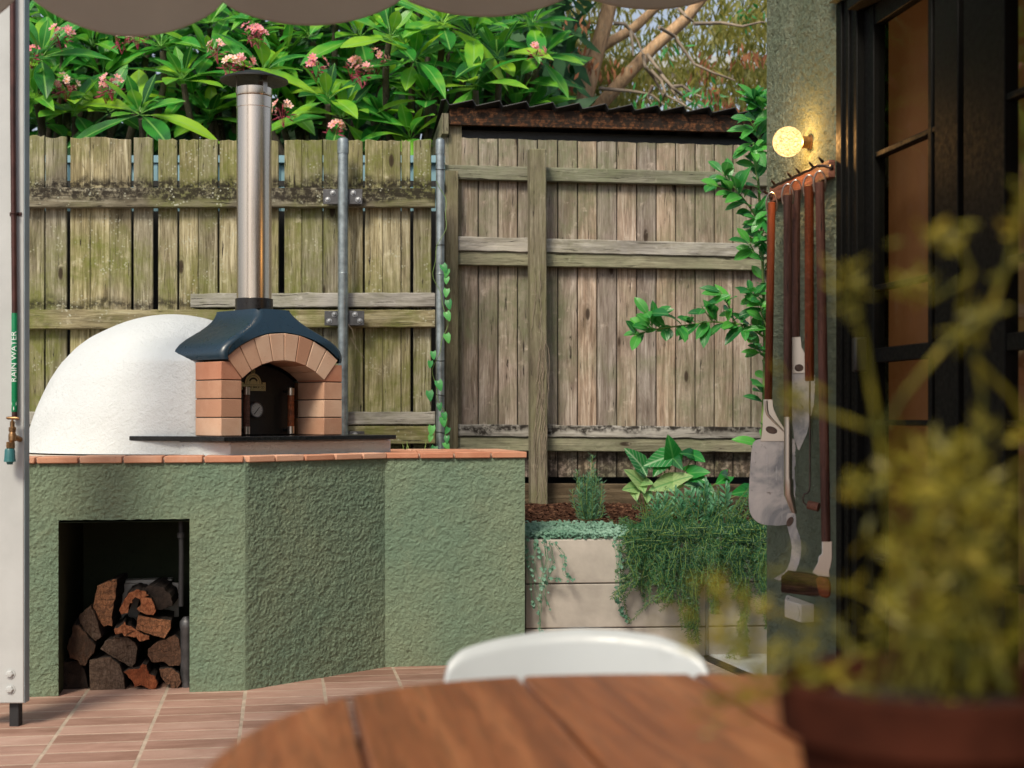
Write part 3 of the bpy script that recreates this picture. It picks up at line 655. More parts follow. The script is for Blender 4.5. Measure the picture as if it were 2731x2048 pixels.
# hearth plinth, granite slab
m = MB(); oc = Vector((CT.o[0], CT.o[1], 0))
def loc_from(fr2, x, y):   # point in counter frame -> oven frame
    w = fr2.world(x, y); dx = w.x-OV.o[0]; dy = w.y-OV.o[1]; return (dx*OV.c+dy*OV.s, -dx*OV.s+dy*OV.c)
def pxo(px, Y):            # a view ray at a given distance -> oven frame
    w = P(px, 0, Y); dx = w.x-OV.o[0]; dy = w.y-OV.o[1]; return (dx*OV.c+dy*OV.s, -dx*OV.s+dy*OV.c)
hr = OV.hit(1043, off=-.035)[0]
hearth = [(hr, -.035), (hr-.02, .45), (.0, .45), (-.1, .36), (-.012, .185), (.02, -.035)]
m = MB(); m.prism(hearth, .935, 1.0005, 'xy'); m.build('hearth_plinth', MT['white_render'], ov, bevel=.006)
sr = OV.hit(1057, off=-.085)[0]
slab = [(sr, -.085), (sr, .22), (.30, .40), (-.10, .42), pxo(344, 5.965), pxo(430, 5.925), pxo(508, 5.895), (OV.hit(597, off=-.085)[0], -.085)]
m = MB(); m.prism(slab, 1.001, ZS-.0005, 'xy'); m.build('granite_slab', MT['granite'], ov, bevel=.0025)
# the dome: hemisphere whose skin is drawn forward to the brick piers
DC = (XC, .8435); DR = .665; ZB = .9445; DH = .632
def hull(pts):
    pts = sorted(set(pts)); 
    def half(ps):
        h = []
        for p in ps:
            while len(h) > 1 and (h[-1][0]-h[-2][0])*(p[1]-h[-2][1])-(h[-1][1]-h[-2][1])*(p[0]-h[-2][0]) <= 0: h.pop()
            h.append(p)
        return h[:-1]
    return half(pts)+half(pts[::-1])
def raydist(h, c, a):
    dx, dy = cos(a), sin(a); best = 0
    for i in range(len(h)):
        x1, y1 = h[i][0]-c[0], h[i][1]-c[1]; x2, y2 = h[(i+1) % len(h)][0]-c[0], h[(i+1) % len(h)][1]-c[1]
        ex, ey = x2-x1, y2-y1; den = dx*ey-dy*ex
        if abs(den) < 1e-12: continue
        t = (x1*ey-y1*ex)/den; u = (x1*dy-y1*dx)/den
        if -1e-9 <= u <= 1+1e-9 and t > best: best = t
    return best
DPT = [(0, 1), (.30, .915), (.518, .822), (.635, .748), (.744, .652), (.82, .56), (.872, .468), (.925, .36), (.962, .258), (.99, .13), (1, 0)]
def drad(f):
    for (a, ra), (b, rb) in zip(DPT[:-1], DPT[1:]):
        if f <= b: return sqrt(max(0, ra*ra+(rb*rb-ra*ra)*(f-a)/(b-a)))
    return 0.
m = MB(); NA, NZ = 220, 76; vs = []
for j in range(NZ+1):
    f = sin(pi/2*j/NZ); z = DH*f; r = DR*drad(f)
    neck = None
    if z+ZB < 1.54:
        s0 = min(1, max(0, (z+ZB-1.33)/.2)); s0 = s0*s0*(3-2*s0)
        neck = ((HW-.004)*(1-.55*s0), .187+s0*.48)
    pts = [(DC[0]+r*cos(2*pi*k/96), DC[1]+r*sin(2*pi*k/96)) for k in range(96)]
    if neck: pts += [(DC[0]-neck[0], neck[1]), (DC[0]+neck[0], neck[1])]
    h = hull(pts) if r > .01 else None
    for k in range(NA):
        a = 2*pi*k/NA; rr_ = raydist(h, DC, a) if h else r
        rr_ *= 1+.006*noise.noise(Vector((cos(a)*3, sin(a)*3, z*4)))+.003*noise.noise(Vector((cos(a)*9, sin(a)*9, z*13)))
        vs.append((DC[0]+rr_*cos(a), DC[1]+rr_*sin(a), ZB+z))
m.add(vs, [(j*NA+k, j*NA+(k+1) % NA, (j+1)*NA+(k+1) % NA, (j+1)*NA+k) for j in range(NZ) for k in range(NA) if not (abs(vs[j*NA+k][0]-XC) < HO+.03 and vs[j*NA+k][1] < .26 and vs[j*NA+k][2] < 1.36)]+[tuple(NZ*NA+k for k in range(NA))])
m.build('dome', MT['white_render'], ov, smooth=50)
# hood: bell shaped metal cowl over the arch
prof = [(1.337,.317),(1.350,.321),(1.368,.320),(1.388,.311),(1.410,.289),(1.432,.256),(1.452,.219),(1.472,.181),(1.492,.148),(1.512,.121),(1.532,.102),(1.548,.092),(1.560,.088)]
def lean(z): return -.012 + .075*max(0, (z-1.42)/.14)**1.3 if z > 1.42 else -.012
def backy(z): return .335+.03*(z-1.337)/.22
m = MB(); vs = []; cols = 6
rows = []
for z, hwz in prof:
    l = lean(z); b = backy(z); rr_ = min(.03, hwz*.3); row = []
    row.append((XC-hwz, b, z)); 
    for q in range(1, 6): row.append((XC-hwz, b+(l+rr_-b)*q/6, z))
    for q in range(0, 7): t = pi/2*q/6; row.append((XC-hwz+rr_*(1-cos(t)), l+rr_*(1-sin(t)), z))
    rows.append(row)
NR = len(rows[0])
for sgn in (1, -1):
    base = len(m.v)
    vv = [((x if sgn == 1 else 2*XC-x), y, z) for row in rows for (x, y, z) in row]
    m.add(vv, [(j*NR+k, j*NR+k+1, (j+1)*NR+k+1, (j+1)*NR+k) for j in range(len(rows)-1) for k in range(NR-1)])
# front face between arch and bell
lowarc = []; up = []
NF = 48
def bell_z(x):   # height of the inset profile at offset x
    x = abs(x)
    ps = [(hwz-min(.03, hwz*.3), z) for z, hwz in prof]
    if x <= ps[-1][0]: return prof[-1][0]
    for (xa, za), (xb, zb) in zip(ps[:-1], ps[1:]):
        if xb <= x <= xa: return za+(zb-za)*(xa-x)/(xa-xb+1e-9)
    return ps[0][1]
xm = prof[0][1]-.03
for k in range(NF+1):
    x = -xm+2*xm*k/NF; RR = R2+.004
    zl = ZA+sqrt(max(0, RR*RR-x*x)) if abs(x) < RR*sin(ph) else 1.337
    zl = max(1.337, zl); zt = max(zl+.001, bell_z(x))
    for q in range(7):
        z = zl+(zt-zl)*q/6; vs.append((XC+x, lean(z), z))
    vs.append((XC+x, lean(zl)+.03, zl))
m.add(vs, [(k*8+q, k*8+q+1, k*8+q+9, k*8+q+8) for k in range(NF) for q in range(6)]+[(k*8, k*8+8, k*8+15, k*8+7) for k in range(NF)])
zt = prof[-1][0]; b = backy(zt); l = lean(zt); h_ = prof[-1][1]
m.add([(XC-h_, l, zt), (XC+h_, l, zt), (XC+h_, b, zt), (XC-h_, b, zt)], [(0,1,2,3)])
n_ = len(prof); bv = [(XC-hwz, backy(z), z) for z, hwz in prof]+[(XC+hwz, backy(z), z) for z, hwz in prof]
m.add(bv, [(i, i+1, n_+i+1, n_+i) for i in range(n_-1)])
bm = bmesh.new(); o = m.build('hood', MT['hood'], ov, smooth=42)
bm.from_mesh(o.data); bmesh.ops.remove_doubles(bm, verts=bm.verts, dist=.0008); bmesh.ops.recalc_face_normals(bm, faces=bm.faces); bm.to_mesh(o.data); bm.free()
o.data.shade_smooth(); o.data.set_sharp_from_angle(angle=radians(48))
# flue
fx, fy = XC, .212; fr_ = .078
m = MB(); m.lathe([(fr_+.003, 1.558), (fr_+.003, 1.612), (fr_-.002, 1.614)], (fx, fy, 0), 48); m.build('flue_collar', MT['collar'], ov, smooth=40)
fl_ = MB(); fl_.lathe([(fr_-.003, 1.605), (fr_-.003, 2.438), (fr_-.001, 2.440), (fr_-.001, 2.486), (fr_-.004, 2.489), (fr_-.001, 2.492), (fr_, 2.5), (fr_, 2.525), (fr_-.004, 2.525), (fr_-.004, 2.4)], (fx, fy, 0), 64, cap=False)
flue = fl_.build('flue_pipe', MT['steel'], ov, smooth=35)
m = MB(); R = .146
m.lathe([(.004, 2.605), (.05, 2.597), (R-.01, 2.566), (R, 2.562), (R, 2.556), (R-.012, 2.560), (.05, 2.590), (.004, 2.597)], (fx, fy, 0), 64, cap=False); m.build('rain_cap', MT['black'], ov, smooth=35)
for k in range(3):
    a = 2*pi*k/3+.55; m = MB(); ca_, sa_ = cos(a), sin(a); e = .011
    m.add([(fx+(fr_)*ca_-e*sa_*s, fy+fr_*sa_+e*ca_*s, z) for z in (2.50, 2.575) for s in (-1, 1)]+[(fx+(fr_-.003)*ca_-e*sa_*s, fy+(fr_-.003)*sa_+e*ca_*s, z) for z in (2.50, 2.575) for s in (-1, 1)], [(0,1,3,2), (4,6,7,5), (0,2,6,4), (1,5,7,3), (2,3,7,6), (0,4,5,1)])
    m.build('cap_strap', MT['steel_b'], ov)
# door with handles, badge and gauge
YD = .192; n = 20; Rd = R1-.012
poly = [(XC-HO+.012, ZS+.001), (XC+HO-.012, ZS+.001)]+[(XC+Rd*sin(a), ZA+Rd*cos(a)) for a in [ph*.97-2*ph*.97*k/n for k in range(n+1)]]
m = MB(); m.prism(poly, YD, YD+.02, 'xz'); dr = m.build('oven_door', MT['black'], ov, bevel=.003)
for xh in (XC-.09, XC+.145):
    m = MB(); m.tube([(xh, YD-.05, 1.045), (xh, YD-.05, 1.212)], .0145, 20); h = m.build('handle', MT['rackwood'], dr, smooth=50)
    for z0, z1 in ((1.028, 1.060), (1.196, 1.228)):
        m = MB(); m.lathe([(.0155, z0), (.0155, z1)], (xh, YD-.05, 0), 24); m.build('ferrule', MT['steel_b'], dr, smooth=40)
        m = MB(); m.tube([(xh, YD-.05, (z0+z1)/2), (xh, YD, (z0+z1)/2)], .007, 8); m.build('standoff', MT['black'], dr, smooth=40)
gx, gz = XC-.012, 1.131
m = MB(); m.lathe([(.030, 0), (.034, -.004), (.034, -.016), (.031, -.019), (.029, -.016)], (gx, YD, gz), 36, 'y', cap=True); gg = m.build('gauge', MT['zinc'], dr, smooth=35)
m = MB(); m.lathe([(.0285, -.0170), (.001, -.0172)], (gx, YD, gz), 32, 'y'); m.build('dial', MT['dial'], dr)
m = MB(); m.add([(gx-.016, YD-.0185, gz-.017), (gx-.013, YD-.0185, gz-.020), (gx+.014, YD-.0185, gz+.012), (gx+.012, YD-.0185, gz+.014)], [(0,1,2,3)])
for k in range(11):
    a = radians(225-27*k); c_, s_ = cos(a), sin(a); m.add([(gx+c_*r-s_*w, YD-.0184, gz+s_*r+c_*w) for r, w in ((.021, -.0008), (.026, -.0008), (.026, .0008), (.021, .0008))], [(0,1,2,3)])
m.build('needle', MT['black'], dr)
bx, bz = XC-.022, 1.214; bd = MB()
bd.box(bx-.066, bx+.066, YD-.004, YD, bz, bz+.030); bd.box(bx-.066, bx-.050, YD-.004, YD, bz+.030, bz+.037); bd.box(bx+.050, bx+.066, YD-.004, YD, bz+.030, bz+.037)
bd.prism([(bx+.043*cos(a), bz+.030+.046*sin(a)) for a in [pi*k/20 for k in range(21)]], YD-.0042, YD, 'xz')
bd.box(bx-.010, bx+.010, YD-.004, YD, bz+.070, bz+.092)
badge = bd.build('badge', MT['brassplate'], dr, bevel=.0008)
e = MB()
def arcline(r0, r1, z0, k0=0, k1=20):
    for k in range(k0, k1):
        a, b_ = pi*k/20, pi*(k+1)/20
        e.add([(bx+r*cos(t), YD-.0048, z0+r*1.05*sin(t)) for r, t in ((r0, a), (r1, a), (r1, b_), (r0, b_))], [(0,1,2,3)])
arcline(.0335, .0350, bz+.030); arcline(.019, .020, bz+.030)
e.prism([(bx+.024*cos(t), bz+.036+.022*sin(t)) for t in [pi*(.12+.76*k/14) for k in range(15)]]+[(bx+.019*cos(t), bz+.034+.016*sin(t)) for t in [pi*(.88-.76*k/14) for k in range(15)]], YD-.0052, YD-.0046, 'xz')
e.box(bx-.062, bx+.062, YD-.0048, YD-.0044, bz+.0255, bz+.0265); e.box(bx-.062, bx+.062, YD-.0048, YD-.0044, bz+.004, bz+.005)
for k in range(3): e.box(bx-.006+k*.005, bx-.0045+k*.005, YD-.0048, YD-.0044, bz+.076, bz+.090)
e.build('engraving', MT['black'], dr)
def text(body, size, mat, name, parent, loc, rot=(pi/2, 0, 0), ext=.0004, sx_=1.):
    cu = bpy.data.curves.new(name, 'FONT'); cu.body = body; cu.size = size; cu.extrude = ext; cu.align_x = 'CENTER'; cu.align_y = 'CENTER'
    t = bpy.data.objects.new('tmp', cu); COL.objects.link(t); bpy.context.view_layer.update()
    me = bpy.data.meshes.new_from_object(t.evaluated_get(bpy.context.evaluated_depsgraph_get())); bpy.data.objects.remove(t)
    me.materials.clear(); me.materials.append(mat); o = bpy.data.objects.new(name, me); COL.objects.link(o); o.parent = parent; o.location = loc; o.rotation_euler = rot; o.scale = (sx_, 1, 1); return o
text('THE FIRE BRICK CO', .0145, MT['black'], 'lettering', dr, (bx, YD-.0046, bz+.0150), sx_=.92)

# ------------------------------------------------------------ firewood in the store
def zp(x, y): return (140+x*.1989, 1540+y*.1989)
LOGS = [
 ([(600,110),(760,40),(860,30),(850,250),(820,330),(800,480),(800,660),(740,640),(690,670),(640,590),(560,520),(540,420),(570,230)], .16, 'log', 'tall pale split log leaning upright at the top left of the woodpile'),
 ([(510,370),(580,520),(660,800),(580,860),(440,720),(370,620),(350,520),(430,440)], .13, 'log_grey', 'dull brown split log tilted beneath the tall pale one'),
 ([(270,640),(310,630),(360,640),(390,690),(460,760),(580,920),(560,1010),(470,1120),(440,1190),(370,1180),(330,1110),(230,1090),(190,950),(210,850),(260,760)], .10, 'log', 'broad reddish log at the left edge of the woodpile'),
 ([(640,960),(700,860),(830,800),(1000,800),(1110,870),(1140,960),(1120,1130),(1070,1210),(980,1160),(850,1090),(740,1030)], .12, 'log_grey', 'half round brown log with a curved crack in mid pile'),
 ([(495,1110),(640,1080),(780,1070),(900,1170),(960,1330),(980,1512),(500,1516)], .10, 'log_grey', 'large grey squarish log on the floor in the middle of the pile'),
 ([(130,1130),(330,1120),(430,1230),(480,1480),(110,1530)], .14, 'bark', 'dark log in shadow at the bottom left of the pile'),
 ([(950,1270),(1030,1230),(1160,1225),(1185,1180),(1210,1160),(1260,1175),(1270,1240),(1290,1290),(1380,1330),(1410,1410),(1400,1470),(1360,1512),(1290,1500),(1230,1460),(1170,1450),(1100,1470),(1060,1380)], .08, 'log_red', 'red star shaped split log on the floor at the front of the pile'),
 ([(1430,1230),(1600,1220),(1700,1290),(1730,1400),(1680,1500),(1600,1508),(1580,1430),(1530,1430),(1450,1330)], .09, 'log', 'small rounded log at the bottom right of the pile'),
 ([(1280,960),(1380,880),(1500,830),(1560,800),(1640,770),(1700,830),(1720,960),(1745,1080),(1700,1190),(1560,1190),(1480,1130),(1330,1140),(1280,1060)], .11, 'log', 'mottled grey and brown log at the right of the pile'),
 ([(1150,500),(1330,540),(1590,580),(1590,680),(1500,820),(1300,760),(1110,700)], .10, 'log', 'pale wedge shaped split log under the ring shaped one'),
 ([(820,700),(900,660),(960,590),(990,640),(1050,650),(1100,690),(1200,750),(1300,790),(1300,830),(1170,860),(1130,800),(1090,810),(1040,790),(960,790),(930,740),(840,760)], .09, 'log_red', 'thin jagged orange log in the middle of the pile'),
 ([(890,450),(950,320),(1020,210),(1130,160),(1230,180),(1290,240),(1210,265),(1330,285),(1365,370),(1390,440),(1350,510),(1260,500),(1150,450),(1130,420),(1180,380),(1180,290),(1110,260),(1070,300),(1070,340),(1030,350),(1010,480),(920,500)], .09, 'log_red', 'orange ring shaped log with a dark hollow near the top'),
 ([(1230,180),(1260,120),(1380,95),(1500,140),(1600,260),(1610,380),(1480,430),(1395,440),(1365,340),(1310,250)], .16, 'bark', 'dark bark covered log behind the orange ring shaped one'),
]
LG = Fr(C1[0], C1[1], 9.2)
for poly, off, mt, lab in LOGS:
    pts = [LG.hit(*zp(x, y), off=off) for x, y in poly]; cx = sum(p[0] for p in pts)/len(pts); cz = sum(p[2] for p in pts)/len(pts)
    # roughen the outline, then taper it away from the eye
    o2 = []
    for i, p in enumerate(pts):
        q = pts[(i+1) % len(pts)]
        for f in (0, .33, .66): 
            j = (rnd.uniform(-.0025, .0025), rnd.uniform(-.0025, .0025)) if f else (0, 0)
            o2.append((p[0]+(q[0]-p[0])*f-cx+j[0], max(.004, p[2]+(q[2]-p[2])*f+j[1])-cz))
    m = MB(); n = len(o2); dx = rnd.uniform(-.02, .02); ln = rnd.uniform(.26, .32)
    vs = [(x*.97, 0, z*.97) for x, z in o2]+[(x, .006, z) for x, z in o2]+[(x*.93+dx, ln, z*.93) for x, z in o2]
    m.add(vs, [tuple(range(n)), tuple(range(3*n-1, 2*n-1, -1))]+[(a*n+k, (a+1)*n+k, (a+1)*n+(k+1) % n, a*n+(k+1) % n) for a in (0, 1) for k in range(n)])
    o = m.build('firewood_log', MT[mt]); o.data.materials.append(MT['bark'])
    for pg in o.data.polygons[n+2:]: pg.material_index = 1
    o.location = LG.world(cx, off, cz); o.rotation_euler = (0, 0, LG.a); tag(o, lab, 'firewood', 'split logs stacked in the wood store')
a = LG.hit(*zp(880, 40), off=.42); b = LG.hit(*zp(1600, 210), off=.42)
m = MB(); m.box(a[0], b[0], .42, .50, b[2]-.12, a[2]); m.box(a[0]+.005, b[0]+.03, .40, .42, b[2]-.1, a[2]-.012); o = m.build('foam_box', MT['plastic'], bevel=.003); o.location = (LG.o[0], LG.o[1], 0); o.rotation_euler = (0, 0, LG.a); tag(o, 'pale box lying behind the top of the woodpile', 'box')
a = LG.hit(*zp(1710, 560), off=.05); b = LG.hit(*zp(1850, 1500), off=.05); r = (b[0]-a[0])*.62
m = MB(); m.lathe([(r*.95, 0.004), (r, .02), (r, a[2]-.05), (r*1.1, a[2]-.045), (r*1.1, a[2]-.02), (r*.9, a[2]-.012), (r*.5, a[2])], n=24); o = m.build('plastic_canister', MT['plate'], smooth=40); w = LG.world(b[0]-r*.35-.01, .12); o.location = w; tag(o, 'dark grey plastic canister at the right side of the wood store', 'canister')
a = LG.hit(475, 1395, .06); m = MB(); m.tube([(a[0]+.012, .06, nz-.002), (a[0]+.014, .06, .55), (a[0]+.012, .06, .34)], .011, 10); m.tube([(a[0]+.012, .06, nz-.07), (a[0]+.012, .06, nz-.05)], .016, 10); o = m.build('upright_pipe', MT['rubber'], smooth=40); o.location = (LG.o[0], LG.o[1], 0); o.rotation_euler = (0, 0, LG.a); tag(o, 'dark pipe standing against the right side inside the wood store', 'pipe')  # plain dark pipe inside the wood store
# ------------------------------------------------------------ house: rendered wall and black glazed doors
WL = Fr(.9585, 5.35, -80.8)
hs = thing('house_wall', 'rough grey green rendered end wall of the house that carries the tool rack', 'wall', WL)
XD = WL.hit(2232)[0]
m = MB(); render_sheet(m, (0, 0), (XD, 0), -.01, 3.1, step=.005, amp=.0062, seed=21, fq=1.15)
m.build('wall', MT['stucco_w'], hs, smooth=True, fix=False)
m = MB(); m.box(.004, XD-.10, .012, .20, -.02, 3.1); m.box(XD-.10, XD, .012, .10, -.02, 3.1); m.box(0, .16, .20, 3.2, -.02, 3.1); m.build('wall_core', MT['stucco_w'], hs)
m = MB(); m.box(XD, 8.2, -.03, .20, 2.46, 3.1); m.box(4.95, 8.2, .0, .2, -.02, 2.455); m.build('lintel', MT['stucco_w'], hs)
m = MB(); m.box(.17, 8.0, 3.1, 3.15, 0, 3.1); m.box(.17, 8.0, .21, 3.1, 3.0, 3.1); m.box(.17, 8.0, .21, 3.1, -.02, .0); m.box(7.9, 8.0, .21, 3.1, 0, 3.0); m.build('interior', MT['dark_room'], hs)
def glassm():
    m = M('window glass', .03); gl = m.new('ShaderNodeBsdfGlossy'); gl.inputs['Roughness'].default_value = .03; gl.inputs[0].default_value = L(.9, .95, .92)
    tr = m.new('ShaderNodeBsdfTransparent'); tr.inputs[0].default_value = L(.80, .84, .80); fr_ = m.new('ShaderNodeFresnel'); fr_.inputs[0].default_value = 1.45
    mx = m.new('ShaderNodeMixShader'); m.put(mx.inputs[0], m.math('MULTIPLY', fr_.outputs[0], .10)); m.lk(tr.outputs[0], mx.inputs[1]); m.lk(gl.outputs[0], mx.inputs[2]); m.lk(mx.outputs[0], m.out.inputs[0]); return m.m
MT['glass'] = glassm()
gd = thing('glazed_doors', 'black framed sliding glass doors with rust brown blinds behind the panes', 'glass door', WL)
m = MB(); XJ = WL.hit(2275)[0]
m.box(XD, XD+.045, -.004, .08, 0, 2.455); m.box(XD+.047, XD+.085, .004, .08, 0, 2.455); m.box(XD+.087, XJ, .012, .08, 0, 2.455)
m.box(XJ, 4.94, -.02, .19, 2.40, 2.455); m.box(XJ, 4.94, -.01, .19, .0, .03); m.build('door_frame', MT['frame'], gd, bevel=.003)
BZ = [(.03, .13), (.655, .672), (1.076, 1.093), (1.272, 1.318), (1.498, 1.516), (1.916, 1.934), (2.335, 2.398)]
hx = lambda p, o=.037: WL.hit(p, off=o)[0]
LV = [(XJ+.002, hx(2556), .075, hx(2556)-hx(2494), .035), (hx(2571), 2.78, hx(2681)-hx(2571), .09, .035), (2.79, 3.85, .09, .09, .06), (3.86, 4.93, .09, .09, .035)]
for x0, x1, sl_, sr_, yy in LV:
    m = MB(); a, b = yy, yy+.04
    m.box(x0, x0+sl_, a, b, .032, 2.398); m.box(x1-sr_, x1, a, b, .032, 2.398)
    for z0, z1 in BZ: m.box(x0+sl_, x1-sr_, a+.004, b-.004, z0, z1)
    vs_ = [hx(2473)] if x0 < 1 else [x0+sl_+(x1-sr_-x0-sl_)*f for f in (.5,)]
    for xv in vs_: m.box(xv, xv+.024, a+.003, b-.003, .13, 2.335)
    lf = m.build('door_leaf', MT['frame'], gd, bevel=.003)
    m = MB(); m.add([(x0+sl_, a+.02, .1), (x1-sr_, a+.02, .1), (x1-sr_, a+.02, 2.36), (x0+sl_, a+.02, 2.36)], [(0,1,2,3)]); m.build('pane', MT['glass'], lf)
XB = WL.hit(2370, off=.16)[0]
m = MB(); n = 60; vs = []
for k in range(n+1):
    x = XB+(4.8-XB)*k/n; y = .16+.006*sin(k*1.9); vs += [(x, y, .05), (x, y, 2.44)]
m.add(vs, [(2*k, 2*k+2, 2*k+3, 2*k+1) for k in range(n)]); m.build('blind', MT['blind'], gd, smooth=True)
h0 = WL.hit(2252, 900, -.03); h1 = WL.hit(2276, 991, -.03)
m = MB(); m.box(XJ+.012, XJ+.042, -.012, .034, h1[2], h0[2]); m.build('door_handle', MT['black'], gd, bevel=.008)
m = MB(); m.box(2.0, 7.6, -1.0, -.031, 2.78, 2.82); m.box(2.0, 7.6, -1.04, -1.0, 2.74, 2.86); m.build('added_shade_roof', MT['frame'], hs)  # overhang added out of view to darken the wall, doors and right side
# wall lamp
tw, _, zl = WL.hit(2162, 380)
lp = thing('wall_lamp', 'lit round crackled glass globe lamp on a brass base on the house wall', 'lamp', WL)
m = MB(); m.lathe([(.027, -.001), (.027, -.006), (.021, -.008), (.021, -.034), (.018, -.036)], (tw, 0, zl), 32, 'y'); m.build('lamp_base', MT['brass'], lp, smooth=40)
m = MB(); R = .0515; m.lathe([(max(.0005, R*sin(pi*k/24)), -.034-R+.003+R*cos(pi*k/24)) for k in range(25)], (tw, 0, zl), 40, 'y', cap=False)
lm = M('crackled lit globe', .2); v = lm.coord('Object'); cr = lm.voro(v, 60, 'DISTANCE_TO_EDGE'); cr2 = lm.noise(lm.mapv(v, (1, 1, 2.6)), 42, 4, .7, 2)
kk = lm.math('MULTIPLY', lm.ramp(cr, (.0, .15), (.06, 1)), lm.ramp(cr2, (.40, .22), (.60, 1)))
w_ = lm.new('ShaderNodeLayerWeight'); w_.inputs[0].default_value = .4
cc = lm.mix(kk, L(.80, .27, .05), L(1, .68, .28)); e1 = lm.new('ShaderNodeEmission'); lm.put(e1.inputs[0], cc); lm.put(e1.inputs[1], lm.math('ADD', lm.math('MULTIPLY', kk, 2.3), .75)); tr = lm.new('ShaderNodeBsdfTransparent'); mx = lm.new('ShaderNodeMixShader'); mx.inputs[0].default_value = .55; lm.lk(tr.outputs[0], mx.inputs[1]); lm.lk(e1.outputs[0], mx.inputs[2]); lm.lk(mx.outputs[0], lm.out.inputs[0])
m.build('globe', lm.m, lp, smooth=True)
bl = bpy.data.lights.new('bulb_light', 'POINT'); bl.energy = 7.5; bl.color = (1, .50, .15); bl.shadow_soft_size = .016
bo = bpy.data.objects.new('bulb_light', bl); COL.objects.link(bo); bo.location = WL.world(tw, -.0825, zl)
# tool rack
x0 = WL.hit(2070)[0]; x1 = XD-.004
rk = thing('tool_rack', 'red brown timber rail with wrought iron rod holding the oven tools', 'rack', WL)
m = MB(); m.box(x0, x1, -.026, -.003, 1.889, 1.948); m.build('backboard', MT['rackwood'], rk, bevel=.003)
m = MB(); a = WL.hit(2060, off=-.062)[0]; b = WL.hit(2218, off=-.03)[0]
pts = [(b, -.028, 1.915), (b-.01, -.05, 1.922), (b-.05, -.062, 1.929)]+[(b-.05+(a-b+.05)*k/14, -.062, 1.927+.0015*sin(k*2.2)) for k in range(1, 15)]
m.tube(pts, .0052, 8); m.lathe([(.010, -.0265), (.010, -.034), (.006, -.037)], (b, 0, 1.915), 12, 'y'); m.tube([(x0+.035, -.062, 1.928), (x0+.03, -.045, 1.920), (x0+.03, -.027, 1.910)], .0050, 8); m.lathe([(.010, -.0265), (.010, -.034), (.006, -.037)], (x0+.03, 0, 1.908), 12, 'y')
m.build('iron_rod', MT['iron'], rk, smooth=50)
TOFF = -.078
tops = [(2057, 539), (2100, 519), (2123, 508), (2158, 496), (2184, 486)]
for px, py in tops:
    x = WL.hit(px, py, TOFF)[0]; m = MB()
    m.tube([(x-.006, -.062, 1.930), (x-.002, -.070, 1.937), (x+.006, -.080, 1.943)], [.005, .0045, .003], 6); m.build('iron_hook', MT['iron'], rk, smooth=50)
def tool(name, label, cat, px0, py0, px1, py1, dia, off=TOFF):
    a = WL.hit(px0, py0, off); b = WL.hit(px1, py1, off); w = WL.world(a[0], off)
    F = Fr(w.x, w.y, -14); t = thing(name, label, cat, F, group='oven tools hanging from the iron rod')
    wb = WL.world(b[0], off); lb = ((wb.x-w.x)*F.c+(wb.y-w.y)*F.s, -(wb.x-w.x)*F.s+(wb.y-w.y)*F.c)
    m = MB(); r = dia/2/FOC*w.y; n = 10
    m.tube([(0, 0, a[2]+.002), (0, 0, a[2])]+[(lb[0]*k/n, lb[1]*k/n, a[2]+(b[2]-a[2])*k/n) for k in range(1, n+1)], [r*.7]+[r]*n+[r*.98], 20); m.build('handle', MT['handle'], t, smooth=50)
    m = MB(); top = a[2]; R = .017                                        # hanging loop
    m.tube([(R*1.15*sin(q), .002-.008*cos(q), top-.004+.040*cos(q)) for q in [radians(-130+260*k/16) for k in range(17)]], .0030, 7)
    m.build('hanging_loop', MT['steel_b'], t, smooth=50)
    return F, t, lb, b[2], r
def plate(F, t, name, pts, off, th, mat, smooth_=True, bev=.0006):
    q = [F.hit(x, y, off) for x, y in pts]; m = MB(); m.prism([(p[0], p[2]) for p in q], off, off+th, 'xz'); return m.build(name, mat, t, bevel=bev)
def rounded(pts, it=2):
    for _ in range(it):
        o = []
        for i, p in enumerate(pts):
            q = pts[(i+1) % len(pts)]; o += [(p[0]*.75+q[0]*.25, p[1]*.75+q[1]*.25), (p[0]*.25+q[0]*.75, p[1]*.25+q[1]*.75)]
        pts = o
    return pts
z2 = lambda L_: [(1980+x*.2412, 1020+y*.2412) for x, y in L_]
z3 = lambda L_: [(2000+x*.1929, 1380+y*.1929) for x, y in L_]
# 1 wide aluminium peel
F, t, lb, zb, r = tool('pizza_peel', 'wide rounded aluminium pizza peel with brown handle hanging nearest the fence', 'pizza peel', 2058, 541, 2049, 1066, 21)
plate(F, t, 'blade', rounded(z2([(205,622),(135,640),(104,700),(88,900),(70,1200),(68,1400),(110,1500),(190,1565),(300,1582),(480,1582),(560,1540),(598,1420),(625,1100),(650,740),(640,650),(560,615),(450,622)]), 2), .004, .0018, MT['alu'])
nk = plate(F, t, 'neck', z2([(232,188),(333,188),(340,260),(350,300),(380,370),(420,440),(460,500),(470,560),(475,650),(198,650),(212,590),(222,480),(224,380),(234,300)]), .000, .003, MT['steel_b'], bev=.001)
plate(F, t, 'oval_disc', [(2057.5+15.5*cos(a)+4*sin(a)*0, 1147+10*sin(a)+3*cos(a)) for a in [2*pi*k/20 for k in range(20)]], -.0012, .001, MT['iron'])  # dark disc stands in for the oval hole in the peel
a = F.hit(2046, 1190, -.001); pts = [F.hit(x, y, -.001) for x, y in ((2043, 1068), (2044, 1092), (2048, 1106), (2062, 1122), (2078, 1138), (2092, 1152))]
m = MB(); m.tube(pts, [.006, .006, .005, .004, .003, .002], 8); m.build('neck_rib', MT['steel_b'], t, smooth=50)
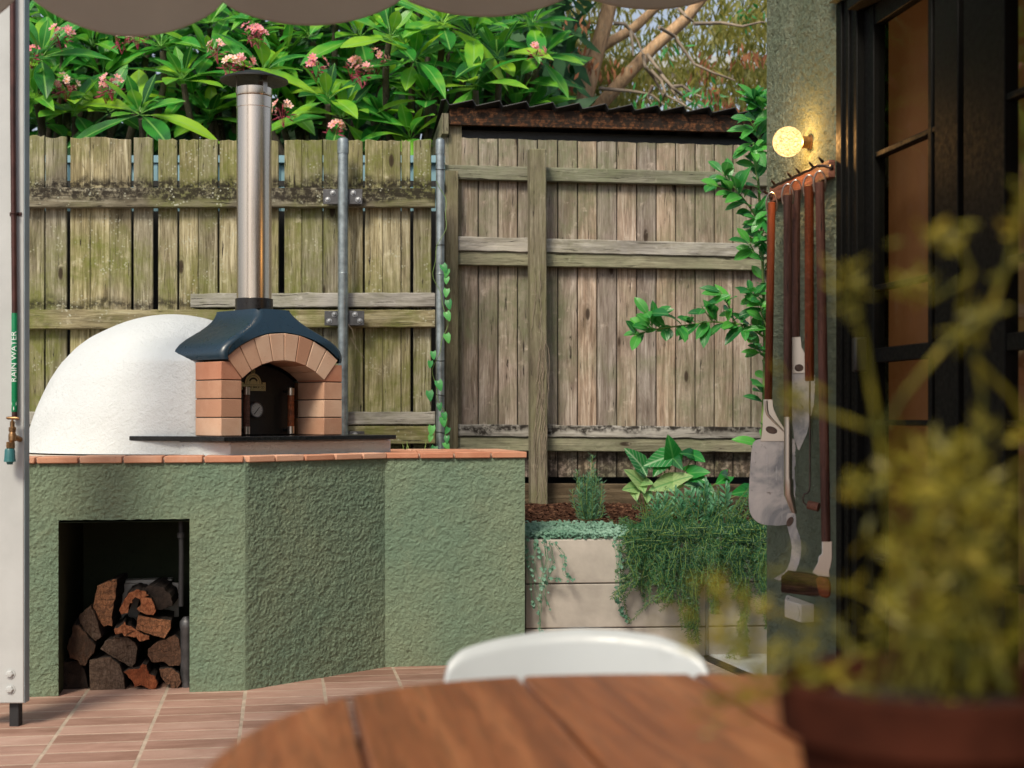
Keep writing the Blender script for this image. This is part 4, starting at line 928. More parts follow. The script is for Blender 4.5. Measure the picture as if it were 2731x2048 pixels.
# 2 ash scraper with long curved blade
F, t, lb, zb, r = tool('ash_scraper', 'narrow curved steel scraper with brown handle hanging in front of the wide peel', 'scraper', 2101, 520, 2101, 1112, 23, off=-.11)
m = MB(); q0 = F.hit(2102, 1111); q1 = F.hit(2102, 1280); m.tube([(q0[0], lb[1], q0[2]), (q1[0], lb[1], q1[2])], r*.95, 20); q2 = F.hit(2103, 1278); q3 = F.hit(2104, 1318); q4 = F.hit(2112, 1345); q5 = F.hit(2119, 1372)
m.tube([(q2[0], lb[1], q2[2]), (q3[0], lb[1], q3[2]), (q4[0], lb[1]+.004, q4[2]), (q5[0], lb[1]+.006, q5[2])], [r*1.12, r*1.14, r*.9, r*.5], 20); m.build('steel_tube', MT['steel_b'], t, smooth=50)
ob = [(460,1230),(480,1260),(560,1350),(596,1400),(600,1480)]
cur = z3([(560,-60),(625,-60),(640,0),(642,130),(668,195),(690,260),(706,330),(712,400),(708,480),(700,560),(672,650),(635,740),(590,790),(540,820),(470,860),(400,875),(330,845),(400,805),(460,770),(500,735),(530,680),(556,600),(570,520),(578,400),(566,320),(548,250),(528,180),(510,110),(500,0),(520,-60)])
plate(F, t, 'blade', cur, lb[1]-.002, .002, MT['alu']); plate(F, t, 'oval_disc', [(2107+9*cos(a)-4*sin(a), 1391+13*sin(a)) for a in [2*pi*k/20 for k in range(20)]], lb[1]-.0035, .001, MT['iron'])
# 3 pointed peel against the wall
F, t, lb, zb, r = tool('small_peel', 'narrow steel peel tapering to a point, third handle, close to the wall', 'pizza peel', 2123, 509, 2122, 898, 23, off=-.060)
z8 = lambda L_: [(1950+x*.422, 700+y*.422) for x, y in L_]
plate(F, t, 'blade', z8([(384,620),(386,540),(440,540),(466,600),(468,690),(530,712),(531,770),(524,900),(500,990),(480,1080),(430,1188),(420,1180),(398,1110),(385,1000)]), .004, .002, MT['alu'])
plate(F, t, 'neck', z8([(380,468),(440,468),(446,535),(465,570),(467,700),(388,700),(384,560)]), .0, .003, MT['steel_b'], bev=.001); plate(F, t, 'oval_disc', [(2131+12*cos(a), 981+10*sin(a)) for a in [2*pi*k/20 for k in range(20)]], -.0012, .001, MT['iron'])
# 4 hooked rod
F, t, lb, zb, r = tool('fire_hook', 'thin iron rod with hooked end and small wooden grip on a brown handle', 'fire hook', 2158, 497, 2159, 1016, 25, off=-.085)
pts = [F.hit(x, y, lb[1]) for x, y in ((2160, 1014), (2160, 1100), (2160, 1200), (2160, 1296), (2158, 1310), (2153, 1315), (2145, 1318), (2141, 1328), (2143, 1340), (2150, 1346), (2158, 1347))]
m = MB(); m.tube(pts, .0028, 8); m.build('rod', MT['iron'], t, smooth=50); a = F.hit(2154, 1346, lb[1]); b = F.hit(2184, 1352, lb[1])
m = MB(); m.tube([(a[0], a[1], a[2]), (a[0]+.002, a[1], a[2]), (b[0], b[1]-.012, b[2])], [.009, .0145, .0145], 18); m.build('grip', MT['rackwood'], t, smooth=50)
# 5 oven brush
F, t, lb, zb, r = tool('oven_brush', 'dark bristled oven brush on a long brown handle nearest the black door frame', 'brush', 2186, 487, 2203, 1444, 25, off=-.085)
plate(F, t, 'bracket', z3([(995,322),(1138,322),(1140,560),(1118,690),(1100,740),(1108,830),(940,812),(860,762),(940,620),(950,540),(995,500)]), lb[1]-.004, .004, MT['steel_b'], bev=.002)
hd = z3(rounded([(905,830),(990,820),(1080,850),(1122,950),(1110,1110),(1040,1118),(960,1090),(930,960)], 1))
plate(F, t, 'head', hd, lb[1]-.03, .055, MT['rackwood'], bev=.006)
q = [F.hit(x, y, lb[1]-.028) for x, y in z3([(470,790),(520,750),(640,765),(800,785),(960,830),(1000,900),(990,1080),(900,1078),(700,1060),(540,1030),(490,960)])]
m = MB(); m.prism([(p[0], p[2]) for p in q], lb[1]-.024, lb[1]+.02, 'xz')
for k in range(900):
    f = rnd.random(); g_ = rnd.random(); px, py = z3([(990-20*f, 840+230*g_)])[0]; A = F.hit(px, py, 0); px, py = z3([(470+rnd.uniform(-25, 20), 785+205*g_+rnd.uniform(-12, 12))])[0]; B = F.hit(px, py, 0)
    ya = lb[1]-.028+.052*rnd.random(); m.add([(A[0], ya, A[2]), (B[0], ya+rnd.uniform(-.004, .004), B[2]), (B[0], ya, B[2]+.0016)], [(0,1,2)])
tag(m.build('bristle_pad', MT['bristle'], t, fix=False), kind='stuff')
# outdoor socket
a = WL.hit(2105, 1596, -.035); b = WL.hit(2137, 1656, -.035); so_ = thing('outdoor_socket', 'white weatherproof power socket low on the rendered wall below the brush', 'power socket', WL)
xa, xb = WL.hit(2100, off=-.05)[0], WL.hit(2137, off=-.05)[0]; za, zb_ = a[2], b[2]
m = MB(); m.prism([(xb, -.003), (xb, -.052), (xa-.005, -.058), (xa-.115, -.012), (xa-.115, -.003)], zb_, za, 'xy'); bx_ = m.build('socket_box', MT['plastic'], so_, bevel=.003)
def onface(u, v, d=.0008):   # slanted face between two vertical edges
    p0 = Vector((xa-.115, -.012)); p1 = Vector((xa-.005, -.058)); p = p0+(p1-p0)*u; n_ = Vector((p1.y-p0.y, -(p1.x-p0.x))).normalized(); return (p.x+n_.x*d, p.y+n_.y*d, zb_+(za-zb_)*v)
m = MB(); m.add([onface(u, v) for u, v in ((.04,.05),(.96,.05),(.96,.95),(.04,.95))], [(0,1,2,3)]); m.build('socket_panel', MT['white_print'], so_)
m = MB()
for (u, v) in ((.28, .72), (.28, .34), (.68, .72), (.68, .34)):
    m.add([onface(u+dx, v+dz, .0016) for dx, dz in ((-.13,-.12),(.13,-.12),(.13,-.06),(-.13,-.06))], [(0,1,2,3)]); m.add([onface(u+dx, v+dz, .0016) for dx, dz in ((-.11,.04),(-.06,.04),(-.06,.13),(-.11,.13))], [(0,1,2,3)]); m.add([onface(u+dx, v+dz, .0016) for dx, dz in ((.04,.04),(.09,.04),(.09,.13),(.04,.13))], [(0,1,2,3)])
m.build('socket_hole', MT['rubber'], so_)
m = MB(); cx_ = (xa+xb)/2+.035; m.tube([(cx_+.022*cos(q), -.0527, (za+zb_)/2+.022*sin(q)) for q in [2*pi*k/24 for k in range(25)]], .0007, 5)
for k in range(4): m.box(xa+.018, xa+.020+.012*(k % 2), -.0565, -.0555, zb_+.045+k*.008, zb_+.047+k*.008)
m.build('marking', MT['plate'], so_)

# ------------------------------------------------------------ white post with rainwater pipe
PF = Fr(-1.9, 5.02, 0); pp = thing('veranda_post', 'white painted steel post with a grey blue edge at the left', 'post', PF)
xr_ = PF.hit(64)[0]; z0 = PF.hit(40, 1876)[2]
m = MB(); m.box(xr_-.20, xr_, 0, .052, z0, 3.1); m.build('column', MT['white_paint'], pp, bevel=.004)
m = MB(); m.box(xr_, xr_+.002, .003, .052, z0-.0, 3.1); m.build('edge_strip', MT['blue_edge'], pp, bevel=.002)
m = MB(); a = PF.hit(19)[0]; b = PF.hit(45)[0]; m.box(a, b, .02, .06, -.01, z0); m.build('foot', MT['rubber'], pp, bevel=.003)
for py in (1797, 1838):
    q = PF.hit(27, py); m = MB(); m.lathe([(.0135, -.001), (.0135, -.007), (.010, -.010), (.002, -.011)], (q[0], 0, q[2]), 6, 'y'); m.lathe([(.018, -.0005), (.018, -.0025)], (q[0], 0, q[2]), 20, 'y'); m.build('bolt', MT['white_paint'], pp)
rp = thing('rainwater_pipe', 'brown pipe with green RAIN WATER marker running down the white post', 'pipe', PF)
xc = PF.hit(39, 0, -.016)[0]; yc = -.016; rpi = .0098; zA = PF.hit(39, 836)[2]; zB = PF.hit(39, 1098)[2]
m = MB(); m.tube([(xc-.008, yc, 3.1), (xc-.006, yc, 2.2), (xc-.002, yc, 1.7), (xc, yc, zA+.02), (xc, yc, PF.hit(39, 1118)[2])], rpi, 16); m.build('pipe', MT['pipe'], rp, smooth=50)
m = MB(); m.lathe([(rpi+.0006, zB), (rpi+.0008, zB+.001), (rpi+.0008, zA-.001), (rpi+.0006, zA)], (xc, yc, 0), 24, cap=False); mk = m.build('pipe_marker', MT['green_tape'], rp, smooth=50)
me_ = text('RAIN WATER', .031, MT['white_print'], 'lettering', mk, (0, 0, 0), rot=(0, 0, 0), ext=.0, sx_=1.)
# wrap the lettering round the pipe, reading upwards
bm = bmesh.new(); bm.from_mesh(me_.data); bmesh.ops.triangulate(bm, faces=bm.faces); bmesh.ops.subdivide_edges(bm, edges=bm.edges, cuts=4, use_grid_fill=True); bm.to_mesh(me_.data); bm.free()
v_ = me_.data.vertices; lx = [q.co.x for q in v_]; ly = [q.co.y for q in v_]; w_l = max(lx)-min(lx); zl0 = PF.hit(39, 1018)[2]; zl1 = PF.hit(39, 884)[2]; my_ = (max(ly)+min(ly))/2
for q in v_:
    zz = zl0+(q.co.x-min(lx))/w_l*(zl1-zl0); an = -pi/2-((q.co.y-my_)/(max(ly)-min(ly))*.0205)/(rpi+.0012); q.co = (xc+(rpi+.0012)*cos(an), yc+(rpi+.0012)*sin(an), zz)
m = MB(); zar = PF.hit(39, 1084)[2]
for dz in (.0,):
    for s_ in (-1, 1):
        pr = []
        for f, g_ in ((0, 0), (.5, 1.), (.5, .6), (0, -.4)): pass
        A = [(0, .024), (.0095*s_, .005), (.0095*s_, -.006), (0, .012)]
        m.add([(xc+(rpi+.0012)*sin(x/(rpi+.0012)), yc-(rpi+.0012)*cos(x/(rpi+.0012)), zar-z+.01) for x, z in A], [(0,1,2,3)])
m.build('arrow', MT['white_print'], mk, fix=False)
zc_ = PF.hit(39, 571)[2]; m = MB(); m.box(xc-.022, xc+.020, -.004, -.0005, zc_-.006, zc_+.006); m.tube([(xc-.003+.0118*cos(q), yc-.0+.0118*sin(q), zc_) for q in [pi+pi*k/10 for k in range(11)]], .0022, 6)
for s_ in (-.017, .015): m.lathe([(.004, -.004), (.003, -.006)], (xc+s_, 0, zc_), 8, 'y')
m.build('pipe_clip', MT['pipe'], rp, smooth=40)
tp = thing('garden_tap', 'old brass garden tap with teal hose connector at the bottom of the pipe', 'tap', PF)
q = lambda px, py: PF.hit(px, py, -.04)
m = MB(); zt_ = q(33, 1115)[2]; xt = q(33, 1115)[0]
m.tube([(xt-.021, -.04, zt_+.001), (xt-.015, -.04, zt_), (xt+.015, -.04, zt_), (xt+.024, -.04, zt_-.002)], [.0035, .0055, .0055, .004], 8); m.build('tap_handle', MT['brass'], tp, smooth=50)
m = MB(); m.lathe([(.004, zt_), (.004, zt_-.010), (.008, zt_-.012), (.008, zt_-.030), (.0125, zt_-.033), (.0125, zt_-.046), (.010, zt_-.048), (.0135, zt_-.06), (.0135, zt_-.078), (.010, zt_-.082)], (xt, -.04, 0), 16); m.tube([(xt, -.04, zt_-.068), (xt+.012, -.030, zt_-.070), (xt+.014, -.005, zt_-.075)], .010, 12); m.build('tap_body', MT['brass'], tp, smooth=35)
m = MB(); zz = zt_-.082; m.lathe([(.011, zz), (.0155, zz-.002), (.0155, zz-.022), (.013, zz-.025)], (xt-.004, -.046, 0), 8); m.build('tap_outlet', MT['brass'], tp, smooth=30)
m = MB(); zz -= .025; m.lathe([(.015, zz), (.0175, zz-.006), (.0185, zz-.030), (.0205, zz-.045), (.012, zz-.047), (.009, zz-.055)], (xt-.006, -.048, 0), 14); m.build('hose_connector', MT['teal'], tp, smooth=25)

# ------------------------------------------------------------ scalloped canvas canopy above
def vy(px): return 3.70+.62*(px-60)/1890
cus = [(-440, -58), (60, -30), (596, 7), (1077, -6), (1535, -22), (1960, -38)]; low = [100, 97, 69, 46, 26]
vp = []
for (a, b), lo in zip(zip(cus[:-1], cus[1:]), low):
    for k in range(24):
        f = k/24; yb = a[1]+(b[1]-a[1])*f; s_ = sin(pi*f)**.72
        vp.append((a[0]+(b[0]-a[0])*f, yb+(lo-(a[1]+b[1])/2)*s_))
vp.append(cus[-1])
cn = thing('canvas_canopy', 'taupe canvas canopy with scalloped valance overhead', 'canopy')
m = MB(); vs = []; top = []
for i, (px, py) in enumerate(vp):
    Y = vy(px); p = P(px, py, Y); base = P(px, -64-.0*(px), Y); wob = .012*sin(i*pi/12)
    vs += [(p.x, p.y-.004, p.z), (p.x, p.y-.004-wob*.3, p.z+.008), (base.x, base.y+wob, max(base.z, p.z+.02)), (base.x, base.y, base.z+.09)]; top.append((base.x, base.y, base.z+.09))
m.add(vs, [(i*4+k, i*4+4+k, i*4+5+k, i*4+1+k) for i in range(len(vp)-1) for k in range(3)]); o = m.build('valance', MT['fabric'], cn, smooth=60, fix=False); s_ = o.modifiers.new('s', 'SOLIDIFY'); s_.thickness = .003
m = MB(); vs = []; NN = len(top)
for j in range(7):
    f = j/6
    for i, p in enumerate(top): vs.append((p[0], p[1]+(.7-p[1])*f, p[2]+(2.95-p[2])*f-.10*sin(pi*f)))
m.add(vs, [(j*NN+i, j*NN+i+1, (j+1)*NN+i+1, (j+1)*NN+i) for j in range(6) for i in range(NN-1)]); m.build('canopy_sheet', MT['fabric'], cn, smooth=60, fix=False)
m = MB(); m.tube([(top[0][0], .7, 2.94), (top[-1][0], .7, 2.94)], .02, 12); m.tube([(p[0], p[1]+.02, p[2]+.0) for p in top[::24]], .012, 10); m.build('support_bar', MT['white_paint'], cn, smooth=50)

# ------------------------------------------------------------ table
TB = Fr(.22, 1.42, 9.2)
tb = thing('dining_table', 'round cornered dining table of wide oiled hardwood planks in the foreground', 'table', TB)
def insq(x, y):   # outline test in view axes
    X = x*TB.c-y*TB.s; Y = x*TB.s+y*TB.c; return (abs(X)/.54)**2.6+(abs(Y)/.593)**2.6
ga = (.0163-.22)*TB.c+(1.964-1.42)*TB.s                                  # plank joint through a measured point
joints = [ga+.2425*k for k in range(-3, 5)]
for j0, j1 in zip(joints[:-1], joints[1:]):
    a, b = j0+.0032, j1-.0032; xs = [a+(b-a)*k/16 for k in range(17)]; topo = []; bot = []
    for x in xs:
        ys = [y/400 for y in range(-280, 281) if insq(x, y/400) < 1]
        if not ys: continue
        def edge(y, s):
            lo, hi = y, y+s*.0026
            for _ in range(12):
                mid = (lo+hi)/2
                if insq(x, mid) < 1: lo = mid
                else: hi = mid
            return lo
        topo.append((x, edge(max(ys), 1))); bot.append((x, edge(min(ys), -1)))
    if len(topo) < 2: continue
    if insq(topo[0][0], 0) < 1 and len(topo) < 17 and topo[0][0] > a+1e-6: pass
    poly = bot+topo[::-1]; m = MB(); m.prism(poly, .716, .740, 'xy'); m.build('plank', MT['table'], tb, bevel=.005, seg=3, angle=55)
for y in (-.33, .33): m = MB(); m.box(-.36, .36, y-.03, y+.03, .66, .715); m.build('cross_bearer', MT['table'], tb, bevel=.003)
for x in (-.33, .33):
    for y in (-.33, .33):
        m = MB(); m.tube([(x, y, .66), (x*1.12, y*1.12, .004)], [.032, .022], 16); m.build('leg', MT['table'], tb, smooth=50)

# ------------------------------------------------------------ chair
CHF = Fr(P(1540, 0, 2.22).x, 2.22, -4)
ch = thing('shell_chair', 'white moulded plastic chair tucked in at the far side of the table', 'chair', CHF)
W_ = .212; m = MB(); NU, NV = 40, 22; vs = []
lx_ = [(-1.0, .62), (-.985, .690), (-.95, .718), (-.87, .734), (-.75, .742), (-.6, .749), (-.3, .758), (0, .763), (.3, .762), (.6, .756), (.84, .740), (.93, .724), (.985, .692), (1.0, .63)]
def topz(u):
    for (a, za), (b, zb) in zip(lx_[:-1], lx_[1:]):
        if a <= u <= b: return za+(zb-za)*(u-a)/(b-a)
    return lx_[0][1]
for i in range(NU+1):
    u = -cos(pi*i/NU); t_ = topz(u)
    for j in range(NV+1):
        f = j/NV
        if f <= .5: z = t_-(t_-.50)*(f/.5); y = .02-.05*(z-.45)*-1*.6; xw = W_*(1-.10*(f/.5)**2); y = .06*(z-.45)/.3
        else:
            g_ = (f-.5)/.5; an = min(1, g_/.25)*pi/2
            z = .50-.055*sin(an)+(.012*sin(pi*max(0, g_-.25)/.75)*-1); y = -(.05*(1-cos(an)))-(max(0, g_-.25)/.75)*.36; xw = W_*(.90+.08*sin(pi*g_))
        cv = .055*(u*u)*(1 if f < .5 else max(0, 1-2.4*(f-.5)))
        vs.append((u*xw, y-cv, z))
m.add(vs, [(i*(NV+1)+j, (i+1)*(NV+1)+j, (i+1)*(NV+1)+j+1, i*(NV+1)+j+1) for i in range(NU) for j in range(NV)])
o = m.build('shell', MT['chair'], ch, smooth=True, fix=False); s_ = o.modifiers.new('s', 'SOLIDIFY'); s_.thickness = .010; s_.offset = 0
for sx__, sy, ex, ey in ((-.15, -.06, -.21, .0), (.15, -.06, .21, .0), (-.15, -.32, -.20, -.42), (.15, -.32, .20, -.42)):
    m = MB(); m.tube([(sx__, sy, .44), (ex, ey, .003)], [.014, .011], 12); m.build('leg', MT['chair'], ch, smooth=50)

# ------------------------------------------------------------ planter box
PB = Fr(.062, 6.45, 4.8)
pb = thing('planter_box', 'raised garden bed of sand coloured concrete sleepers', 'planter', PB)
xs_ = PB.hit(1884)[0]
for zt, zb2 in ((.543, .345), (.340, .142), (.137, -.05)):
    m = MB(); m.box(0.0, xs_-.004, 0, .07, zb2, zt); m.build('sleeper', MT['sleeper'], pb, bevel=.004)
    m = MB(); m.box(xs_+.012, 2.2, .001, .071, zb2, zt); m.build('sleeper', MT['sleeper'], pb, bevel=.004)
m = MB(); m.box(xs_-.003, xs_+.011, .004, .09, -.02, .53); m.build('joining_post', MT['zinc'], pb, bevel=.001)
m = MB(); m.box(2.13, 2.2, .072, 1.1, -.05, .54); m.box(.0, .06, .072, 1.05, -.05, .535); m.build('end_board', MT['sleeper'], pb)
m = MB(); NX, NY = 90, 44; vs = []
for i in range(NX+1):
    for j in range(NY+1):
        x = .05+2.08*i/NX; y = .06+1.10*j/NY; h = .505+.028*min(1, y*2)+.085*y+.022*noise.noise(Vector((x*5, y*5, 0)))+.012*noise.noise(Vector((x*24, y*24, 3))); vs.append((x, y, h))
m.add(vs, [(i*(NY+1)+j, (i+1)*(NY+1)+j, (i+1)*(NY+1)+j+1, i*(NY+1)+j+1) for i in range(NX) for j in range(NY)]); tag(m.build('mulch', MT['mulch'], None, smooth=True, fix=False), kind='stuff')
ml = bpy.data.objects['mulch']; ml.location = (PB.o[0], PB.o[1], 0); ml.rotation_euler = (0, 0, PB.a)
m = MB()
for k in range(2600):
    x = rnd.uniform(.06, 1.9); y = rnd.uniform(.1, 1.1); a = rnd.uniform(0, pi); l = rnd.uniform(.008, .028); w_ = rnd.uniform(.0015, .005); z = .505+.028*min(1, y*2)+.085*y+.022*noise.noise(Vector((x*5, y*5, 0)))+.012*noise.noise(Vector((x*24, y*24, 3)))+rnd.uniform(.001, .012)
    dz = rnd.uniform(-.4, .4)*l; c_, s_ = cos(a), sin(a); m.add([(x-c_*l-s_*w_, y-s_*l+c_*w_, z-dz), (x+c_*l-s_*w_, y+s_*l+c_*w_, z+dz), (x+c_*l+s_*w_, y+s_*l-c_*w_, z+dz+.002), (x-c_*l+s_*w_, y-s_*l-c_*w_, z-dz+.002)], [(0,1,2,3)])
o = m.build('bark_chips', MT['mulch'], None, fix=False); tag(o, kind='stuff'); o.location = ml.location; o.rotation_euler = ml.rotation_euler
# ------------------------------------------------------------ planting helpers
def orient(p, d, n, s=1., sx_=None):
    d = Vector(d).normalized(); n = Vector(n); n = (n-d*n.dot(d))
    n = n.normalized() if n.length > 1e-5 else d.orthogonal().normalized()
    x = d.cross(n); M_ = Matrix((x, d, n)).transposed().to_4x4(); return Matrix.Translation(p) @ M_ @ Matrix.Diagonal((sx_ or s, s, s, 1))
def leaf_mesh(name, mat, Ln, Wd, shape, fold=.25, curl=.2, nl=8, pet=.0, wave=0., hearts=0.):
    """leaf along +Y with folded halves; shape(f) gives the half width 0..1; carries a UV map"""
    vs = []; uvs = []
    for i in range(nl+1):
        f = i/nl; w = Wd/2*max(.0, shape(f)); y = Ln*f; z = -curl*Ln*f*f
        back = hearts*Ln*(1-f)**6
        for s in (-1, -.5, 0, .5, 1):
            vs.append((w*s*1., pet+y-back*abs(s), z+fold*w*abs(s)+wave*Ln*sin(f*22+s)*abs(s))); uvs.append((.5+.5*s*max(.15, w/(Wd/2)), f))
    fs = [(i*5+k, i*5+k+1, i*5+k+6, i*5+k+5) for i in range(nl) for k in range(4)]
    if pet:
        n = len(vs); e = .0035; vs += [(-e, 0, 0), (e, 0, 0), (e, pet+.005, .001), (-e, pet+.005, .001)]; uvs += [(.5, .0)]*4; fs.append((n, n+1, n+2, n+3))
    me = bpy.data.meshes.new(name); me.from_pydata(vs, [], fs); me.materials.append(mat); uv = me.uv_layers.new(name='UVMap')
    for l in me.loops: uv.data[l.index].uv = uvs[l.vertex_index]
    me.polygons.foreach_set('use_smooth', [True]*len(me.polygons)); return me
def merge(name, items, parent=None, mat=None):
    """many copies of small meshes joined into one object, UV kept"""
    vs = []; fs = []; uvs = []
    cache = {}
    for me, mw in items:
        if me.name not in cache:
            cache[me.name] = ([v.co.copy() for v in me.vertices], [tuple(p.vertices) for p in me.polygons], {})
            d = cache[me.name][2]
            if me.uv_layers:
                for l in me.loops: d[l.vertex_index] = tuple(me.uv_layers[0].data[l.index].uv)
        V, F, U = cache[me.name]; n = len(vs); vs += [tuple(mw @ v) for v in V]; fs += [tuple(i+n for i in f) for f in F]; uvs += [U.get(i, (.5, .5)) for i in range(len(V))]
    me = bpy.data.meshes.new(name); me.from_pydata(vs, [], fs); me.materials.append(mat or items[0][0].materials[0]); uv = me.uv_layers.new(name='UVMap')
    flat = []
    for l in me.loops: flat += uvs[l.vertex_index]
    uv.data.foreach_set('uv', flat); me.polygons.foreach_set('use_smooth', [True]*len(me.polygons))
    o = bpy.data.objects.new(name, me); COL.objects.link(o); o.parent = parent; return o
def bez(a, b, c, n=8):
    a, b, c = Vector(a), Vector(b), Vector(c); return [a*(1-t)**2+b*2*t*(1-t)+c*t*t for t in [k/n for k in range(n+1)]]
R = random.Random(11)
ell = lambda f: (sin(pi*min(1, f*.96+.02))**.8)*(1-.25*(1-f)) if 0 < f < 1 else .03
lance = lambda f: max(.03, sin(pi*f**1.15)**.9)
# ------------------------------------------------------------ frangipani behind the left fence
frm = [leaf_mesh('leaf', MT['fr_leaf'], .295*a, .088*b, lance, fold=.22, curl=c, nl=9, pet=.03, wave=.004) for a, b, c in ((1, 1, .16), (.92, 1.12, .3), (1.08, .95, .42), (.75, 1.0, .08), (.6, .9, .22))]
frb = [leaf_mesh('leaf', MT['fr_back'], .25, .09, lance, fold=.2, curl=.3, nl=4, pet=.03)]
cents = [(489,207,0),(291,295,0),(198,295,0),(375,300,0),(274,202,1),(110,150,0),(95,262,0),(874,262,0),(1104,160,0),(1140,262,0),(912,312,0),(1017,320,0),(1144,135,1),(1094,367,0),(1327,148,0),(1267,224,0),(1386,215,1),
 (560,150,1),(700,190,0),(640,215,1),(770,140,1),(830,95,1),(960,95,1),(1040,95,0),(1180,60,0),(1260,90,0),(1350,80,1),(430,120,1),(560,60,1),(180,90,1),(250,120,1),(60,60,1),(690,60,1),(560,310,1),(640,320,1),(450,290,1),(1190,300,1),(1020,210,1),(800,330,1),(740,260,1),(960,260,1),(110,330,1),(330,160,1),(160,200,1),(400,30,1),(900,20,1),(1000,10,1),(1120,-20,1),(1230,0,1),(1330,20,1),(1420,60,1),(20,300,1),(-30,180,0),(-20,60,1),(520,260,1),(1160,200,1),(1440,150,1),(860,180,1)]+[(R.uniform(20, 1400), R.uniform(-20, 300), 1.25) for _ in range(26)]
ft = thing('frangipani_tree', 'frangipani tree with big glossy leaves and pink flowers above the left fence', 'tree', loc=(-1.7, 8.35, 0))
O3 = Vector((-1.7, 8.35, 0)); inv = Matrix.Translation(-O3)
leafs = []; tips = []
for px, py, dp in cents:
    Y = 8.0+dp*.55+R.uniform(-.15, .2); py2 = py+8; c = P(px, py2, Y)
    ax = Vector((R.uniform(-.45, .45), -.55+R.uniform(-.25, .2), 1)).normalized(); tips.append((c, ax)); rad = ax.orthogonal().normalized(); sd_ = ax.cross(rad); n = R.randint(12, 15); ph0 = R.uniform(0, 6.28)
    for k in range(n):
        f = (k+.5)/n; e = radians(14+88*f**.9+R.uniform(-8, 8)); az_ = ph0+k*2.4+R.uniform(-.15, .15); r_ = rad*cos(az_)+sd_*sin(az_)
        d = ax*cos(e)+r_*sin(e); nn = ax*sin(e)-r_*cos(e); s = (.72+.5*min(1, f*1.6))*R.uniform(.85, 1.18)*(1.0 if dp == 0 else .95)
        leafs.append((frm[R.randrange(5) if f > .25 else 3], inv @ orient(c+ax*(.03*(1-f))+r_*.01, d, nn, s), Y+R.uniform(0, .3)))
leafs.sort(key=lambda t: t[2])
for me, mw, _ in leafs[:298]: inst('leaf', me, ft, mw)
tag(merge('upper_foliage', [(a, b) for a, b, _ in leafs[298:]], ft), kind='stuff')
m = MB(); nodes = []
for bx_, lean_ in ((-2.9, -.2), (-2.1, .1), (-1.2, -.1), (-.5, .15), (.1, .05), (-3.4, .1)):
    b0 = Vector((bx_, 8.6, 0)); b1 = Vector((bx_+lean_, 8.5, 1.5)); m.tube([b0-O3, (b0+b1)/2-O3+Vector((.04, 0, 0)), b1-O3], [.06, .05, .042], 8); nodes.append(b1)
    for k in range(3):
        q = b1+Vector((R.uniform(-.45, .45), R.uniform(-.25, .1), R.uniform(.35, .7))); m.tube([p-O3 for p in bez(b1, (b1+q)/2+Vector((0, 0, -.08)), q, 5)], [.04, .037, .034, .032, .03, .028], 8); nodes.append(q)
for c, ax in tips:
    q = min(nodes, key=lambda p: (p-c).length+(.6 if p.z > c.z-.1 else 0)); base = c-ax*.02; pts = bez(q, base-ax*.28-Vector((0, 0, .02)), base, 7); m.tube([p-O3 for p in pts], [.026-.0012*k for k in range(8)], 7)
m.build('trunk', MT['frbark'], ft, smooth=60)
# flower heads
def flower_mesh(seed):
    rr = random.Random(seed); V = []; Fc = []; MI = []
    def petals(c, nrm, s):
        nrm = nrm.normalized(); a = nrm.orthogonal().normalized(); b = nrm.cross(a); t0 = rr.uniform(0, 6)
        for k in range(5):
            t = t0+2*pi*k/5; d = (a*cos(t)+b*sin(t)); w = nrm.cross(d); n = len(V); tip = c+(d*.9+nrm*.35)*s
            V.extend([c, c+(d*.45+nrm*.12-w*.30)*s, c+(d*.82+nrm*.22-w*.34)*s, tip+d*s*.12, c+(d*.86+nrm*.30+w*.26)*s, c+(d*.45+nrm*.16+w*.24)*s]); Fc.append((n, n+1, n+2, n+3, n+4, n+5)); MI.append(0)
            n = len(V); V.extend([c+nrm*s*.05, c+(d*.30-w*.13+nrm*.13)*s, c+(d*.30+w*.13+nrm*.14)*s]); Fc.append((n, n+1, n+2)); MI.append(1)
    for k in range(rr.randint(9, 13)):
        d = Vector((rr.uniform(-1, 1), rr.uniform(-1, .4), rr.uniform(-.1, 1))).normalized(); c = d*rr.uniform(.035, .07)+Vector((0, 0, .02)); petals(c, d+Vector((0, -.5, .1)), rr.uniform(.018, .024))
    for k in range(14):
        d = Vector((rr.uniform(-1, 1), rr.uniform(-1, .6), rr.uniform(-.6, .5))).normalized(); c = d*rr.uniform(.03, .06); n = len(V); u = d.orthogonal().normalized()*.005; v = d.cross(u); e = c+d*.025
        V.extend([c+u, c+v, c-u, c-v, e, c-d*.02]); Fc.extend([(n, n+1, n+4), (n+1, n+2, n+4), (n+2, n+3, n+4), (n+3, n, n+4), (n+1, n, n+5), (n+2, n+1, n+5), (n+3, n+2, n+5), (n, n+3, n+5)]); MI.extend([2]*8)
    for k in range(7):
        d = Vector((rr.uniform(-1, 1), rr.uniform(-1, .6), rr.uniform(.1, .8))).normalized()*.05; n = len(V); s0 = Vector((0, 0, -.07)); w = Vector((.0018, .001, 0)); V.extend([s0-w, s0+w, d+w*.5, d-w*.5]); Fc.append((n, n+1, n+2, n+3)); MI.append(2)
    me = bpy.data.meshes.new('flower_head'); me.from_pydata([tuple(v) for v in V], [], Fc)
    for q in ('petal', 'petal_c', 'bud'): me.materials.append(MT[q])
    me.polygons.foreach_set('material_index', MI); return me
fms = [flower_mesh(k) for k in range(4)]
